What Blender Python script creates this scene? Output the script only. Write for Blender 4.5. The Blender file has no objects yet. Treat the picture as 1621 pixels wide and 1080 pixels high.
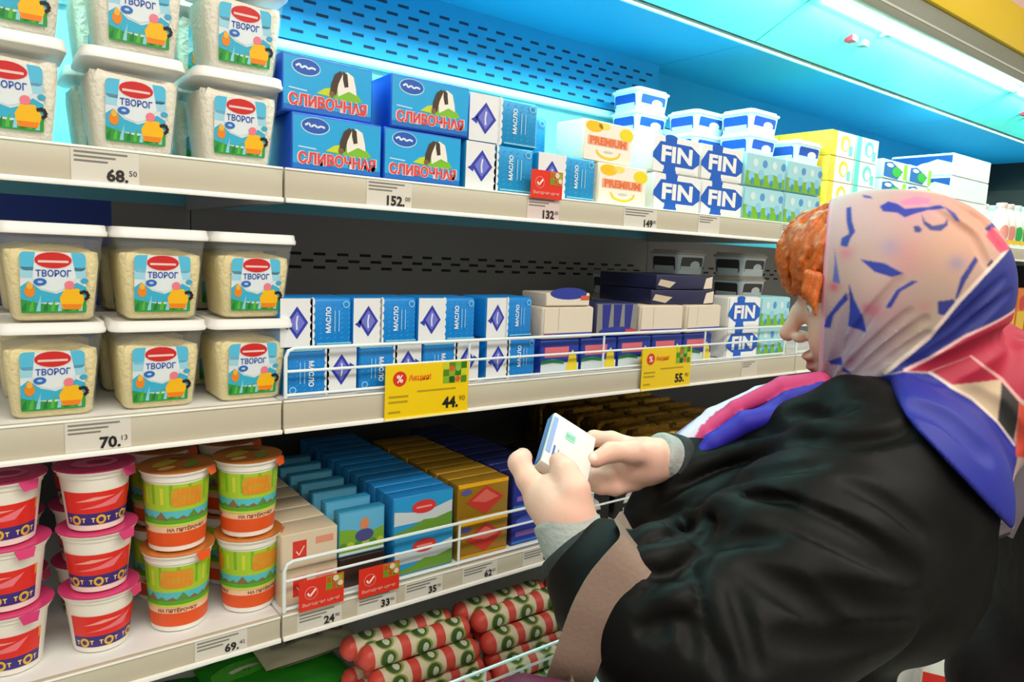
import bpy, bmesh, math, random
import numpy as np
from mathutils import Vector, Matrix
from mathutils.geometry import tessellate_polygon
import openvdb

random.seed(7)
rng = np.random.default_rng(11)
SC = bpy.context.scene
COL = SC.collection

# ------------------------------------------------------------------ camera
YAW, PITCH, ROLL, FOC = 0.65266614, 0.12251570, -0.04528015, 1123.764
CAM = np.array([0.0, -0.94, 1.50])
_f = np.array([math.sin(YAW)*math.cos(PITCH), math.cos(YAW)*math.cos(PITCH), -math.sin(PITCH)])
_r0 = np.array([math.cos(YAW), -math.sin(YAW), 0.0])
_u0 = np.cross(_r0, _f)
_r = _r0*math.cos(ROLL) - _u0*math.sin(ROLL)
_u = _r0*math.sin(ROLL) + _u0*math.cos(ROLL)
cd = bpy.data.cameras.new('camera'); cam = bpy.data.objects.new('camera', cd); COL.objects.link(cam)
cam.matrix_world = Matrix(((_r[0], _u[0], -_f[0], CAM[0]), (_r[1], _u[1], -_f[1], CAM[1]), (_r[2], _u[2], -_f[2], CAM[2]), (0, 0, 0, 1)))
cd.sensor_width = 36.0; cd.lens = FOC*36.0/1621.0; cd.clip_start = 0.02; cd.clip_end = 60
SC.camera = cam


def at(px, py, d):            # point seen at pixel px,py at depth d
    return CAM + d*(_f + _r*(px-810.5)/FOC - _u*(py-540)/FOC)


# ------------------------------------------------------------------ world and lights
w = bpy.data.worlds.new('shop_air'); SC.world = w; w.use_nodes = True
bg = w.node_tree.nodes['Background']; bg.inputs[0].default_value = (1.0, 0.93, 0.83, 1); bg.inputs[1].default_value = 0.38


def area(name, loc, target, sx, sy, power, col):
    l = bpy.data.lights.new(name, 'AREA'); l.shape = 'RECTANGLE'; l.size = sx; l.size_y = sy; l.energy = power; l.color = col
    o = bpy.data.objects.new(name, l); COL.objects.link(o); o.location = loc
    dz = Vector(target) - Vector(loc)
    o.rotation_euler = dz.to_track_quat('-Z', 'Y').to_euler()
    return o


area('aisle_light', (0.6, -1.5, 2.92), (0.6, -1.2, 0), 3.2, 0.5, 39, (1.0, 0.95, 0.87))
area('aisle_light', (3.4, -1.5, 2.92), (3.4, -1.2, 0), 2.4, 0.5, 13, (1.0, 0.95, 0.87))
area('aisle_light', (0.2, -3.3, 2.92), (0.4, 0, 1.2), 4.0, 0.6, 35, (1.0, 0.90, 0.74))
CASE_LAMP = 5.5
for xm in (-0.3, 0.96, 2.21, 3.47):
    area('case_lamp', (xm, 0.035, 2.105), (xm, 0.24, 1.75), 1.2, 0.03, CASE_LAMP, (0.42, 1.0, 0.92))
SC.view_settings.view_transform = 'Standard'
SC.view_settings.look = 'None'
SC.view_settings.gamma = 1.0
SC.view_settings.exposure = 0.35
SC.view_settings.use_curve_mapping = False


# ------------------------------------------------------------------ helpers
def lin(c):
    return tuple((x/12.92 if x <= 0.04045 else ((x+0.055)/1.055)**2.4) for x in c)


def hexc(h):
    h = h.lstrip('#')
    return lin(tuple(int(h[i:i+2], 16)/255 for i in (0, 2, 4)))


_M = {}


def M(h, rough=0.42, metal=0.0, name=None, emit=0.0, bump=0.0, bscale=60.0, var=0.0, spec=0.5):
    k = (h, rough, metal, emit, bump, bscale, var, spec)
    if k in _M: return _M[k]
    m = bpy.data.materials.new(name or ('finish_'+h.strip('#'))); m.use_nodes = True
    nt = m.node_tree; b = nt.nodes['Principled BSDF']
    c = hexc(h)
    b.inputs['Base Color'].default_value = (*c, 1); b.inputs['Roughness'].default_value = rough; b.inputs['Metallic'].default_value = metal; b.inputs['Specular IOR Level'].default_value = spec
    if emit:
        b.inputs['Emission Color'].default_value = (*c, 1); b.inputs['Emission Strength'].default_value = emit
    if bump or var:
        tc = nt.nodes.new('ShaderNodeTexCoord'); nz = nt.nodes.new('ShaderNodeTexNoise'); nz.inputs['Scale'].default_value = bscale; nz.inputs['Detail'].default_value = 5
        nt.links.new(tc.outputs['Object'], nz.inputs['Vector'])
        if bump:
            bp = nt.nodes.new('ShaderNodeBump'); bp.inputs['Strength'].default_value = bump; bp.inputs['Distance'].default_value = 0.01
            nt.links.new(nz.outputs['Fac'], bp.inputs['Height']); nt.links.new(bp.outputs['Normal'], b.inputs['Normal'])
        if var:
            mx = nt.nodes.new('ShaderNodeMixRGB'); mx.blend_type = 'MULTIPLY'; mx.inputs['Fac'].default_value = var
            mx.inputs['Color1'].default_value = (*c, 1); nt.links.new(nz.outputs['Color'], mx.inputs['Color2']); nt.links.new(mx.outputs[0], b.inputs['Base Color'])
    _M[k] = m
    return m


def Mclear(name, tint, fac, rough=0.08):
    if name in _M: return _M[name]
    m = bpy.data.materials.new(name); m.use_nodes = True; nt = m.node_tree; nt.nodes.clear()
    out = nt.nodes.new('ShaderNodeOutputMaterial'); mix = nt.nodes.new('ShaderNodeMixShader'); t = nt.nodes.new('ShaderNodeBsdfTransparent')
    g = nt.nodes.new('ShaderNodeBsdfPrincipled'); g.inputs['Base Color'].default_value = (*hexc(tint), 1); g.inputs['Roughness'].default_value = rough
    mix.inputs[0].default_value = fac
    nt.links.new(t.outputs[0], mix.inputs[1]); nt.links.new(g.outputs[0], mix.inputs[2]); nt.links.new(mix.outputs[0], out.inputs[0])
    _M[name] = m
    return m


def Mvcol(name, rough=0.6, bump=0.0, bscale=300, sheen=0.0, sss=0.0):
    m = bpy.data.materials.new(name); m.use_nodes = True; nt = m.node_tree; b = nt.nodes['Principled BSDF']
    a = nt.nodes.new('ShaderNodeVertexColor'); a.layer_name = 'dye'
    nt.links.new(a.outputs['Color'], b.inputs['Base Color']); b.inputs['Roughness'].default_value = rough
    if sheen: b.inputs['Sheen Weight'].default_value = sheen
    if sss:
        b.inputs['Subsurface Weight'].default_value = sss; b.inputs['Subsurface Radius'].default_value = (0.012, 0.005, 0.003)
    if bump:
        tc = nt.nodes.new('ShaderNodeTexCoord'); nz = nt.nodes.new('ShaderNodeTexNoise'); nz.inputs['Scale'].default_value = bscale
        bp = nt.nodes.new('ShaderNodeBump'); bp.inputs['Strength'].default_value = bump; bp.inputs['Distance'].default_value = 0.002
        nt.links.new(tc.outputs['Object'], nz.inputs['Vector']); nt.links.new(nz.outputs['Fac'], bp.inputs['Height']); nt.links.new(bp.outputs['Normal'], b.inputs['Normal'])
    return m


class MB:
    def __init__(s):
        s.v = []; s.f = []; s.fm = []; s.mats = []; s.fs = []

    def mi(s, m):
        if m not in s.mats: s.mats.append(m)
        return s.mats.index(m)

    def add(s, vs, fs, m, smooth=True):
        b = len(s.v); k = s.mi(m)
        s.v += [tuple(map(float, q)) for q in vs]
        for q in fs:
            s.f.append([b+i for i in q]); s.fm.append(k); s.fs.append(smooth)

    def box(s, x0, x1, y0, y1, z0, z1, m, bev=0.0, seg=2, mtx=None):
        bm = bmesh.new(); bmesh.ops.create_cube(bm, size=1)
        for q in bm.verts: q.co = Vector(((x0+x1)/2+q.co.x*(x1-x0), (y0+y1)/2+q.co.y*(y1-y0), (z0+z1)/2+q.co.z*(z1-z0)))
        if bev > 0: bmesh.ops.bevel(bm, geom=bm.edges[:], offset=bev, segments=seg, affect='EDGES', profile=0.5)
        if mtx is not None: bm.transform(mtx)
        bm.verts.index_update()
        s.add([q.co for q in bm.verts], [[q.index for q in f.verts] for f in bm.faces], m); bm.free()

    def tube(s, pts, r, m, n=8, closed=False, cap=True):
        P = [Vector(p) for p in pts]; rs = r if isinstance(r, (list, tuple)) else [r]*len(P)
        vs = []; prev = None
        for i, p in enumerate(P):
            if closed: t = (P[(i+1) % len(P)]-P[i-1])
            else: t = P[min(i+1, len(P)-1)]-P[max(i-1, 0)]
            t.normalize()
            if prev is None:
                a = Vector((0, 0, 1)) if abs(t.z) < 0.9 else Vector((1, 0, 0))
                x = t.cross(a).normalized()
            else:
                x = (prev - t*prev.dot(t)).normalized()
            prev = x; y = t.cross(x)
            for k in range(n):
                an = 2*math.pi*k/n; vs.append(p + (x*math.cos(an)+y*math.sin(an))*rs[i])
        fs = []
        L = len(P)
        for i in range(L if closed else L-1):
            for k in range(n):
                a = i*n+k; b2 = i*n+(k+1) % n; c = ((i+1) % L)*n+(k+1) % n; d = ((i+1) % L)*n+k
                fs.append((a, b2, c, d))
        if cap and not closed:
            fs.append(tuple(range(n))[::-1]); fs.append(tuple((L-1)*n+k for k in range(n)))
        s.add(vs, fs, m)

    def rings(s, rings, m, cap0=True, cap1=True, mfun=None):
        n = len(rings[0]); vs = [q for R in rings for q in R]
        b = len(s.v); s.v += [tuple(map(float, q)) for q in vs]
        for i in range(len(rings)-1):
            k0 = s.mi(mfun(i) if mfun else m)
            for k in range(n):
                s.f.append([b+i*n+k, b+i*n+(k+1) % n, b+(i+1)*n+(k+1) % n, b+(i+1)*n+k]); s.fm.append(k0); s.fs.append(True)
        if cap0: s.f.append([b+k for k in range(n)][::-1]); s.fm.append(s.mi(mfun(0) if mfun else m)); s.fs.append(True)
        if cap1: s.f.append([b+(len(rings)-1)*n+k for k in range(n)]); s.fm.append(s.mi(mfun(len(rings)-2) if mfun else m)); s.fs.append(True)

    def build(s, name, parent=None, sharp=40, **tags):
        me = bpy.data.meshes.new(name); me.from_pydata(s.v, [], s.f)
        for m in s.mats: me.materials.append(m)
        me.polygons.foreach_set('material_index', s.fm); me.polygons.foreach_set('use_smooth', s.fs)
        me.update()
        if sharp: me.set_sharp_from_angle(angle=math.radians(sharp))
        o = bpy.data.objects.new(name, me); COL.objects.link(o)
        if parent is not None: o.parent = parent
        tag(o, **tags)
        return o


def tag(o, label=None, cat=None, group=None, kind=None):
    for k, v in (('label', label), ('category', cat), ('group', group), ('kind', kind)):
        if v: o[k] = v
    return o


def thing(name, loc=(0, 0, 0), rz=0.0, **tags):
    o = bpy.data.objects.new(name, None); o.empty_display_size = 0.03; COL.objects.link(o)
    o.location = loc; o.rotation_euler = (0, 0, rz); tag(o, **tags)
    return o


def dup(root, loc, rz=0.0, label=None, rot=None):
    def rec(o, par):
        c = o.copy(); COL.objects.link(c)
        if par is not None: c.parent = par
        for ch in list(o.children): rec(ch, c)
        return c
    c = rec(root, None); c.location = loc; c.rotation_euler = rot if rot else (0, 0, rz)
    if label: c['label'] = label
    return c


class Kind:                   # first call places the prototype itself, later calls copy it
    def __init__(s, root): s.root = root; s.used = False

    def put(s, loc, rz=0.0, label=None, rot=None):
        if not s.used:
            s.used = True; o = s.root; o.location = loc; o.rotation_euler = rot if rot else (0, 0, rz)
            if label: o['label'] = label
            return o
        return dup(s.root, loc, rz, label, rot)


# ---- flat printed artwork: convex or any polygons in a u,v plane, mapped on to a surface
_T = {}


def text2d(body, bold=0.0):
    k = (body, bold)
    if k in _T: return _T[k]
    c = bpy.data.curves.new('lettering', 'FONT'); c.body = body; c.resolution_u = 2; c.offset = bold; c.fill_mode = 'BOTH'
    o = bpy.data.objects.new('lettering', c); COL.objects.link(o)
    dg = bpy.context.evaluated_depsgraph_get(); me = o.evaluated_get(dg).to_mesh()
    v = np.array([q.co[:2] for q in me.vertices]); f = [list(p.vertices) for p in me.polygons]
    o.evaluated_get(dg).to_mesh_clear(); bpy.data.objects.remove(o); bpy.data.curves.remove(c)
    mn = v.min(0); mx = v.max(0)
    _T[k] = ((v-mn)/(mx[1]-mn[1]), f, (mx[0]-mn[0])/(mx[1]-mn[1]))
    return _T[k]


def clip_u(poly, lo, hi):
    for sgn, lim in ((1, lo), (-1, hi)):
        out = []
        for i in range(len(poly)):
            a, b = poly[i-1], poly[i]
            da, db = sgn*(a[0]-lim), sgn*(b[0]-lim)
            if (da < 0) != (db < 0):
                t = da/(da-db); out.append((lim, a[1]+(b[1]-a[1])*t))
            if db >= 0: out.append(b)
        poly = out
        if len(poly) < 3: return []
    return poly


class Art:
    def __init__(s): s.items = []

    def poly(s, pts, m, l=1, convex=False):
        if convex: s.items.append((list(pts), m, l))
        else:
            for t in tessellate_polygon([[Vector((p[0], p[1], 0)) for p in pts]]):
                s.items.append(([pts[i] for i in t], m, l))
        return s

    def rect(s, x0, x1, y0, y1, m, l=1): return s.poly([(x0, y0), (x1, y0), (x1, y1), (x0, y1)], m, l, True)

    def rrect(s, x0, x1, y0, y1, r, m, l=1):
        p = []
        for cx, cy, a0 in ((x1-r, y0+r, -90), (x1-r, y1-r, 0), (x0+r, y1-r, 90), (x0+r, y0+r, 180)):
            for k in range(5):
                a = math.radians(a0+22.5*k); p.append((cx+r*math.cos(a), cy+r*math.sin(a)))
        return s.poly(p, m, l, True)

    def ell(s, cx, cy, rx, ry, m, l=1, n=20, rot=0.0):
        ca, sa = math.cos(rot), math.sin(rot)
        return s.poly([(cx+rx*math.cos(2*math.pi*k/n)*ca-ry*math.sin(2*math.pi*k/n)*sa, cy+rx*math.cos(2*math.pi*k/n)*sa+ry*math.sin(2*math.pi*k/n)*ca) for k in range(n)], m, l, True)

    def text(s, body, x, y, h, m, l=2, bold=0.0, align='L', w=None, rot=0):
        if not body: return s
        v, f, asp = text2d(body, bold)
        sx = (w/asp) if w else h
        q = v*np.array([sx, h])
        if rot == 90: q = np.stack([-q[:, 1], q[:, 0]], -1); q[:, 0] -= q[:, 0].min()
        if rot == -90: q = np.stack([q[:, 1], -q[:, 0]], -1); q[:, 1] -= q[:, 1].min()
        W = q[:, 0].max()
        q = q + np.array([x - (0 if align == 'L' else W/2 if align == 'C' else W), y])
        for p in f: s.items.append(([tuple(q[i]) for i in p], m, l))
        return s

    def line(s, pts, w, m, l=2):
        for a, b in zip(pts[:-1], pts[1:]):
            dx, dy = b[0]-a[0], b[1]-a[1]; L = math.hypot(dx, dy) or 1; nx, ny = -dy/L*w/2, dx/L*w/2
            s.poly([(a[0]+nx, a[1]+ny), (a[0]-nx, a[1]-ny), (b[0]-nx, b[1]-ny), (b[0]+nx, b[1]+ny)], m, l, True)
        return s

    def put(s, mb, fn, step=None, gap=0.00022, flip=False):
        for pts, m, l in s.items:
            a = sum(pts[i-1][0]*pts[i][1]-pts[i][0]*pts[i-1][1] for i in range(len(pts)))
            if (a < 0) != flip: pts = pts[::-1]
            if step:
                u0 = min(p[0] for p in pts); u1 = max(p[0] for p in pts)
                for k in range(math.floor(u0/step), math.ceil(u1/step)):
                    q = clip_u(pts, k*step, (k+1)*step)
                    if len(q) >= 3: mb.add([fn(p[0], p[1], gap*(l+1)) for p in q], [list(range(len(q)))], m, False)
            else:
                mb.add([fn(p[0], p[1], gap*(l+1)) for p in pts], [list(range(len(pts)))], m, False)


def front(x=0.0, y=0.0, z=0.0):     # a panel whose face looks toward -y
    return lambda u, v, o: (x+u, y-o, z+v)


INK = M('#17171a', 0.5)
WHITE = M('#f4f4f0', 0.35); OFFW = M('#e4e2da', 0.45); BLACK = M('#101012', 0.5); RED = M('#d8261c', 0.4); NAVY = M('#1d2f8f', 0.4)
YEL = M('#f6c410', 0.4); GRN = M('#2f9a35', 0.45); SKY = M('#35b6e8', 0.4); BLU = M('#1478d4', 0.38); ORG = M('#ee7d1c', 0.4); GREYT = M('#77766f', 0.6)


# ------------------------------------------------------------------ the shop shell
def slab(name, x0, x1, y0, y1, z0, z1, m, **t):
    b = MB(); b.box(x0, x1, y0, y1, z0, z1, m); return b.build(name, **t)


slab('floor', -3, 6, -5, 0.9, -0.05, 0.0, M('#a9a49a', 0.35, var=0.15, bscale=3), kind='structure')
slab('ceiling', -3, 6, -5, 0.9, 3.0, 3.05, M('#eadfda', 0.8), kind='structure')
slab('wall_back', -3, 6, 0.75, 0.85, 0.0, 3.0, M('#e3c6c0', 0.7), kind='structure')

JX = [-0.926, 0.3305, 1.587, 2.843, 4.10]
MODS = ['far left section of the chiller beside the curd tubs', 'middle section of the chiller behind the butter shelves', 'section of the chiller behind the kerchief shopper', 'end section of the chiller at the dark end wall']
ZS = [1.554, 1.2425, 0.940]                  # undersides of the three shelf rails
ZD = [1.598, 1.2865, 0.976]                  # deck tops
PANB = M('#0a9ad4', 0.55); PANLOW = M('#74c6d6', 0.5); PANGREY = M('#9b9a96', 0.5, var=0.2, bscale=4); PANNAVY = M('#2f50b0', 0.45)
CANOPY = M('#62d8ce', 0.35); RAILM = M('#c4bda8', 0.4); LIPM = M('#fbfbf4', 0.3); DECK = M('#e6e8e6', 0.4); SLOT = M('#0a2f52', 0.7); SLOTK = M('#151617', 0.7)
STEEL = M('#d9dcdc', 0.3)


def slots(b, x0, x1, zs, y, m, pitch=0.052, wdt=0.026, h=0.006):
    for i, z in enumerate(zs):
        x = x0+0.03+(pitch/2 if i % 2 else 0)
        while x+wdt < x1-0.01:
            b.add([(x, y, z), (x+wdt, y, z), (x+wdt, y, z+h), (x, y, z+h)], [(0, 1, 2, 3)], m, False); x += pitch


for i in range(4):
    x0, x1 = JX[i]+0.001, JX[i+1]-0.001
    root = thing('refrigerated_display_case', ((x0+x1)/2, 0, 0), label='white open ' + MODS[i], cat='display case', group='joined sections of the wall chiller')
    P = lambda b, n, **k: _shift(b, (x0+x1)/2).build(n, root, **k)

    def _shift(b, dx):
        b.v = [(q[0]-dx, q[1], q[2]) for q in b.v]; return b
    yb = 0.50 if i < 2 else 0.56
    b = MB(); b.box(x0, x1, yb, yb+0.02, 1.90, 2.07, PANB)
    if i < 2: slots(b, x0, x1, [1.915, 1.935, 1.955, 1.975, 1.995, 2.015], yb-0.0004, SLOT)
    P(b, 'upper_back_panel')
    b = MB(); b.box(x0, x1, yb, yb+0.02, 1.56, 1.895, PANLOW); b.box(x0, x1, yb-0.020, yb, 1.874, 1.892, M('#cfeef2', 0.4), 0.004); P(b, 'white_back_panel')  # panel itself is white; PANLOW carries the lamp's teal light in its colour
    b = MB()
    if i == 0:
        b.box(x0, 0.20, 0.5, 0.52, 1.25, 1.56, PANNAVY); b.box(0.20, x1, 0.5, 0.52, 1.25, 1.56, PANGREY)
    else:
        b.box(x0, x1, 0.5, 0.52, 1.25, 1.56, PANGREY); slots(b, x0, x1, [1.450, 1.464, 1.478], 0.4996, SLOTK)
    P(b, 'middle_back_panel')
    b = MB(); b.box(x0, x1, 0.5, 0.52, 0.1, 1.245, M('#3c3d40', 0.55)); P(b, 'lower_back_panel')
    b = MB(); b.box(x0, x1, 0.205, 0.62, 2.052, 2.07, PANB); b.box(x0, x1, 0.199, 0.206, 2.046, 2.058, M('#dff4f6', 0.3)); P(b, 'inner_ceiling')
    # sloping lit canopy panel, from (y .19, z 2.05) up to (y .012, z 2.14)
    b = MB()
    a0, a1 = Vector((0, 0.188, 2.054)), Vector((0, 0.008, 2.140)); n = Vector((0, (a1-a0).z, -(a1-a0).y)).normalized()*0.012
    ring = [a0, a1, a1+n, a0+n]
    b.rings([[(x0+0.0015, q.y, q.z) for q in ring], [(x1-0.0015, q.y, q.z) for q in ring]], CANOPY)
    for (xx, s, mm) in ((x0+0.33, 0.55, '#7d9aa6'), (x0+0.36, 0.8, '#8fb0ba'), (x0+0.27, 0.55, '#b5283a')):
        c = a0.lerp(a1, s); b.box(xx-0.014, xx+0.014, c.y-0.012, c.y+0.012, c.z-0.012, c.z+0.004, M(mm, 0.3), 0.002)
    P(b, 'canopy_panel', sharp=30)
    b = MB(); b.box(x0, x1, 0.188, 0.199, 2.056, 2.068, M('#0c2a3a', 0.6)); P(b, 'ceiling_seam')
    b = MB(); b.tube([(x0+0.03, 0.030, 2.122), (x1-0.03, 0.030, 2.122)], 0.0075, M('#e4fff6', 0.4, emit=20.0), 10); P(b, 'light_tube')
    b = MB(); b.box(x0, x1, -0.016, 0.004, 2.128, 2.205, M('#8b9080', 0.4), 0.002); b.box(x0, x1, -0.0175, -0.0155, 2.150, 2.156, M('#c9cdbf', 0.35)); P(b, 'canopy_edge')
    b = MB(); b.box(x0, x1, -0.026, 0.02, 2.205, 2.33, M('#f8d20a', 0.4), 0.002); P(b, 'yellow_fascia')
    b = MB(); b.box(x0, x1, 0.02, 0.06, 2.33, 2.995, M('#ecc6c2', 0.7)); P(b, 'pink_header')
    b = MB(); b.box(x0, x1, 0.02, 0.62, 2.155, 2.205, M('#c9cdd0', 0.5)); P(b, 'roof')
    b = MB(); b.box(x0, x1, -0.135, 0.5, 0.715, 0.735, DECK, 0.003); b.box(x0, x1, -0.16, -0.132, 0.62, 0.765, M('#dfe3e2', 0.35), 0.006); P(b, 'base_deck')
    b = MB(); b.box(x0, x1, -0.14, -0.11, 0.12, 0.62, M('#d6d8d6', 0.4)); b.box(x0, x1, -0.10, 0.50, 0.0, 0.12, M('#2b2c2e', 0.6)); P(b, 'base_front')

b = MB(); b.box(4.101, 4.13, -0.16, 0.62, 0.0, 1.92, M('#3b2f28', 0.5)); b.box(4.101, 4.13, 0.0, 0.62, 1.92, 2.2, M('#191614', 0.5))
b.build('end_panel', label='dark brown upright panel closing the far end of the chiller', cat='panel')

LV = ['top', 'middle', 'lower']
SHELFROOT = {}
for lv in range(3):
    for i in range(4):
        x0, x1 = JX[i]+0.0014, JX[i+1]-0.0014; xm = (x0+x1)/2; L = x1-x0
        r = thing('shelf', (xm, 0, ZD[lv]), label=LV[lv] + ' white shelf of the ' + MODS[i].replace(' of the chiller', ''), cat='shelf', group='chiller shelves')
        zt = 0.0; zb = ZS[lv]-ZD[lv]
        b = MB(); b.box(-L/2, L/2, 0.0085, 0.497, -0.014, 0, DECK, 0.001); b.build('deck', r)
        b = MB(); b.box(-L/2, L/2, 0.0, 0.008, zb, zt+0.0005, RAILM, 0.0012); b.box(-L/2, L/2, -0.0055, 0.0, zb-0.001, zb+0.0052, LIPM, 0.0012); b.box(-L/2, L/2, -0.0016, 0.0, zt-0.0022, zt+0.0005, LIPM, 0.0004)
        b.build('price_rail', r)
        for sx in (-1, 1):
            b = MB(); b.box(sx*(L/2-0.006)-0.0015, sx*(L/2-0.006)+0.0015, 0.02, 0.497, -0.045, -0.0145, M('#b9bbb8', 0.4), 0.001); b.build('bracket', r)
        SHELFROOT[(lv, i)] = r

WIRE = M('#e9f6f6', 0.25)


def fence(x0, x1, z0, zm, z1, ups, label, y=0.0045, rr=0.0027):
    xm = (x0+x1)/2; r = thing('shelf_fence', (xm, y, z0-0.004), label=label, cat='wire fence', group='white wire shelf fences')
    zz = lambda z: z-(z0-0.004); a, e = x0-xm, x1-xm; c = 0.012
    b = MB(); b.tube([(a, 0, 0), (a, 0, zz(z1)-c), (a+c*0.3, 0, zz(z1)-c*0.3), (a+c, 0, zz(z1)), (e-c, 0, zz(z1)), (e-c*0.3, 0, zz(z1)-c*0.3), (e, 0, zz(z1)-c), (e, 0, 0)], rr, WIRE); b.build('frame_wire', r)
    for z in (zm, z0):
        b = MB(); b.tube([(a, 0, zz(z)), (e, 0, zz(z))], rr*0.8, WIRE); b.build('rail_wire', r)
    for x in ups:
        b = MB(); b.tube([(x-xm, 0.0015, 0), (x-xm, 0.0015, zz(z1))], rr*0.8, WIRE); b.build('upright_wire', r)
    return r


fence(0.336, 1.540, 1.293, 1.326, 1.358, (0.637, 0.940, 1.240), 'white wire fence along the middle butter shelf above two yellow price tags')
fence(1.592, 2.835, 1.293, 1.326, 1.358, (1.90, 2.20, 2.52), "white wire fence beyond the shopper's face on the middle shelf")
fence(0.336, 1.580, 0.982, 1.024, 1.052, (0.631, 0.935, 1.235), 'white wire fence along the lower butter shelf behind two red tags')
fence(0.345, 1.580, 0.770, 0.826, 0.850, (0.62, 0.94, 1.25), 'white wire fence at the front of the bottom deck by the rolls', y=-0.10)

# ------------------------------------------------------------------ price labels on the rails
CARD = M('#d9d6ca', 0.5); INK = M('#17171a', 0.5); INKG = M('#7c7a72', 0.6)


def card(lv, x, price, sup, label, w=0.066, tone=CARD, h=None, lines=True):
    zt, zb = ZD[lv]-0.003, ZS[lv]+0.0055
    hh = zt-zb; b = MB(); b.box(-w/2, w/2, -0.0006, 0, 0, hh, tone)
    a = Art()
    if lines:
        for k in range(3): a.rect(-w/2+0.003, w/2-0.012-0.012*(k == 1)-0.02*(k == 2), hh-0.0045-0.0048*k, hh-0.0026-0.0048*k, INKG)
    ph = min(0.0145, hh*0.45)
    a.text(price, w/2-0.0115, 0.0012, ph, INK, bold=0.035, align='R').text(sup, w/2-0.0105, ph*0.55+0.0012, ph*0.42, INK)
    a.put(b, front(0, -0.0007, 0))
    o = b.build('price_label', label=label, cat='price label', group='paper price labels on the shelf rails'); o.location = (x, -0.0003, zb); return o


card(0, 0.126, '68.', '50', 'paper price label reading 68 on the top rail under the curd tubs', 0.068)
card(0, 0.484, '152.', '00', 'paper price label reading 152 under the blue cow boxes', 0.072)
card(0, 0.772, '132', '00', 'pale paper price label reading 132 below the red tag on the top rail', 0.070, M('#d8c6c0', 0.5))
card(0, 1.010, '149', '00', 'paper price label reading 149 under the yellow lemon packs', 0.090)
card(0, 1.215, '', '', 'blank curled paper price label under the FIN packs on the top rail', 0.07)
card(0, 1.51, '', '', 'blank paper price label on the top rail beside the orange fringe', 0.07)
card(1, 0.112, '70.', '13', 'paper price label reading 70 on the middle rail under the curd tubs', 0.068)
card(1, 1.40, '', '', "pale blank price label on the middle rail near the shopper's mouth", 0.06, M('#cfc9ba', 0.5))
card(2, 0.249, '69.', '42', 'paper price label reading 69 under the green and orange cups', 0.068)
card(2, 0.387, '24', '90', 'paper price label reading 24 below the first red tag', 0.068)
card(2, 0.479, '33', '90', 'paper price label reading 33 below the second red tag', 0.066)
card(2, 0.562, '35', '70', 'paper price label reading 35 under the blue meadow packs', 0.070)
card(2, 0.672, '62', '60', 'paper price label reading 62 under the gold packs', 0.072)
card(2, 0.800, '61', '50', 'paper price label reading 61 beside the shopper\'s cuff', 0.072)


def yellow_tag(x, z, price, sup, label):
    b = MB(); W, H = 0.148, 0.084; b.box(-W/2, W/2, -0.0008, 0, 0, H, M('#f2cf12', 0.35)); b.box(-W/2, W/2, -0.0025, -0.0008, 0, 0.003, M('#fff3a0', 0.3))
    a = Art(); R2 = M('#d6331f', 0.4); o2 = M('#e8641e', 0.4); y2 = M('#b39b10', 0.5)
    a.ell(-0.050, 0.0625, 0.0115, 0.0115, R2, 1).text('%', -0.050, 0.0565, 0.012, WHITE, 2, 0.02, 'C')
    a.text('Акция!', -0.035, 0.0565, 0.0115, o2, 1, 0.03)
    for i in range(4):
        for j in range(3): a.rect(0.026+0.011*i, 0.0365+0.011*i+0, 0.050+0.0112*j, 0.0605+0.0112*j, M(['#7fb52a', '#4d8a1f', '#c3cf30', '#2f7a1e'][(i*3+j) % 4], 0.4), 1)
    for cx, cy, h in ((0.042, 0.073, '#e0592a'), (0.053, 0.056, '#e0592a'), (0.042, 0.056, '#1d5a1c'), (0.053, 0.073, '#7fc24a')): a.ell(cx, cy, 0.0048, 0.0048, M(h, 0.4), 2)
    for y, x1 in ((0.034, -0.035), (0.026, -0.036), (0.0105, -0.048)): a.rect(-0.068, x1, y, y+0.003, y2)
    a.rect(-0.020, 0.050, 0.040, 0.0425, y2)
    a.text(price, 0.055, 0.010, 0.0185, INK, 2, 0.04, 'R').text(sup, 0.0565, 0.020, 0.0085, M('#7a6a08', 0.5), 2)
    a.put(b, front(0, -0.0009, 0)); o = b.build('price_tag', label=label, cat='price tag', group='yellow sale tags'); o.location = (x, -0.0062, z); return o


yellow_tag(0.555, 1.2435, '44.', '90', 'yellow sale tag reading 44 on the middle shelf rail')
yellow_tag(1.109, 1.2435, '55.', '90', "yellow sale tag reading 55 nearer the shopper's face")


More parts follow.
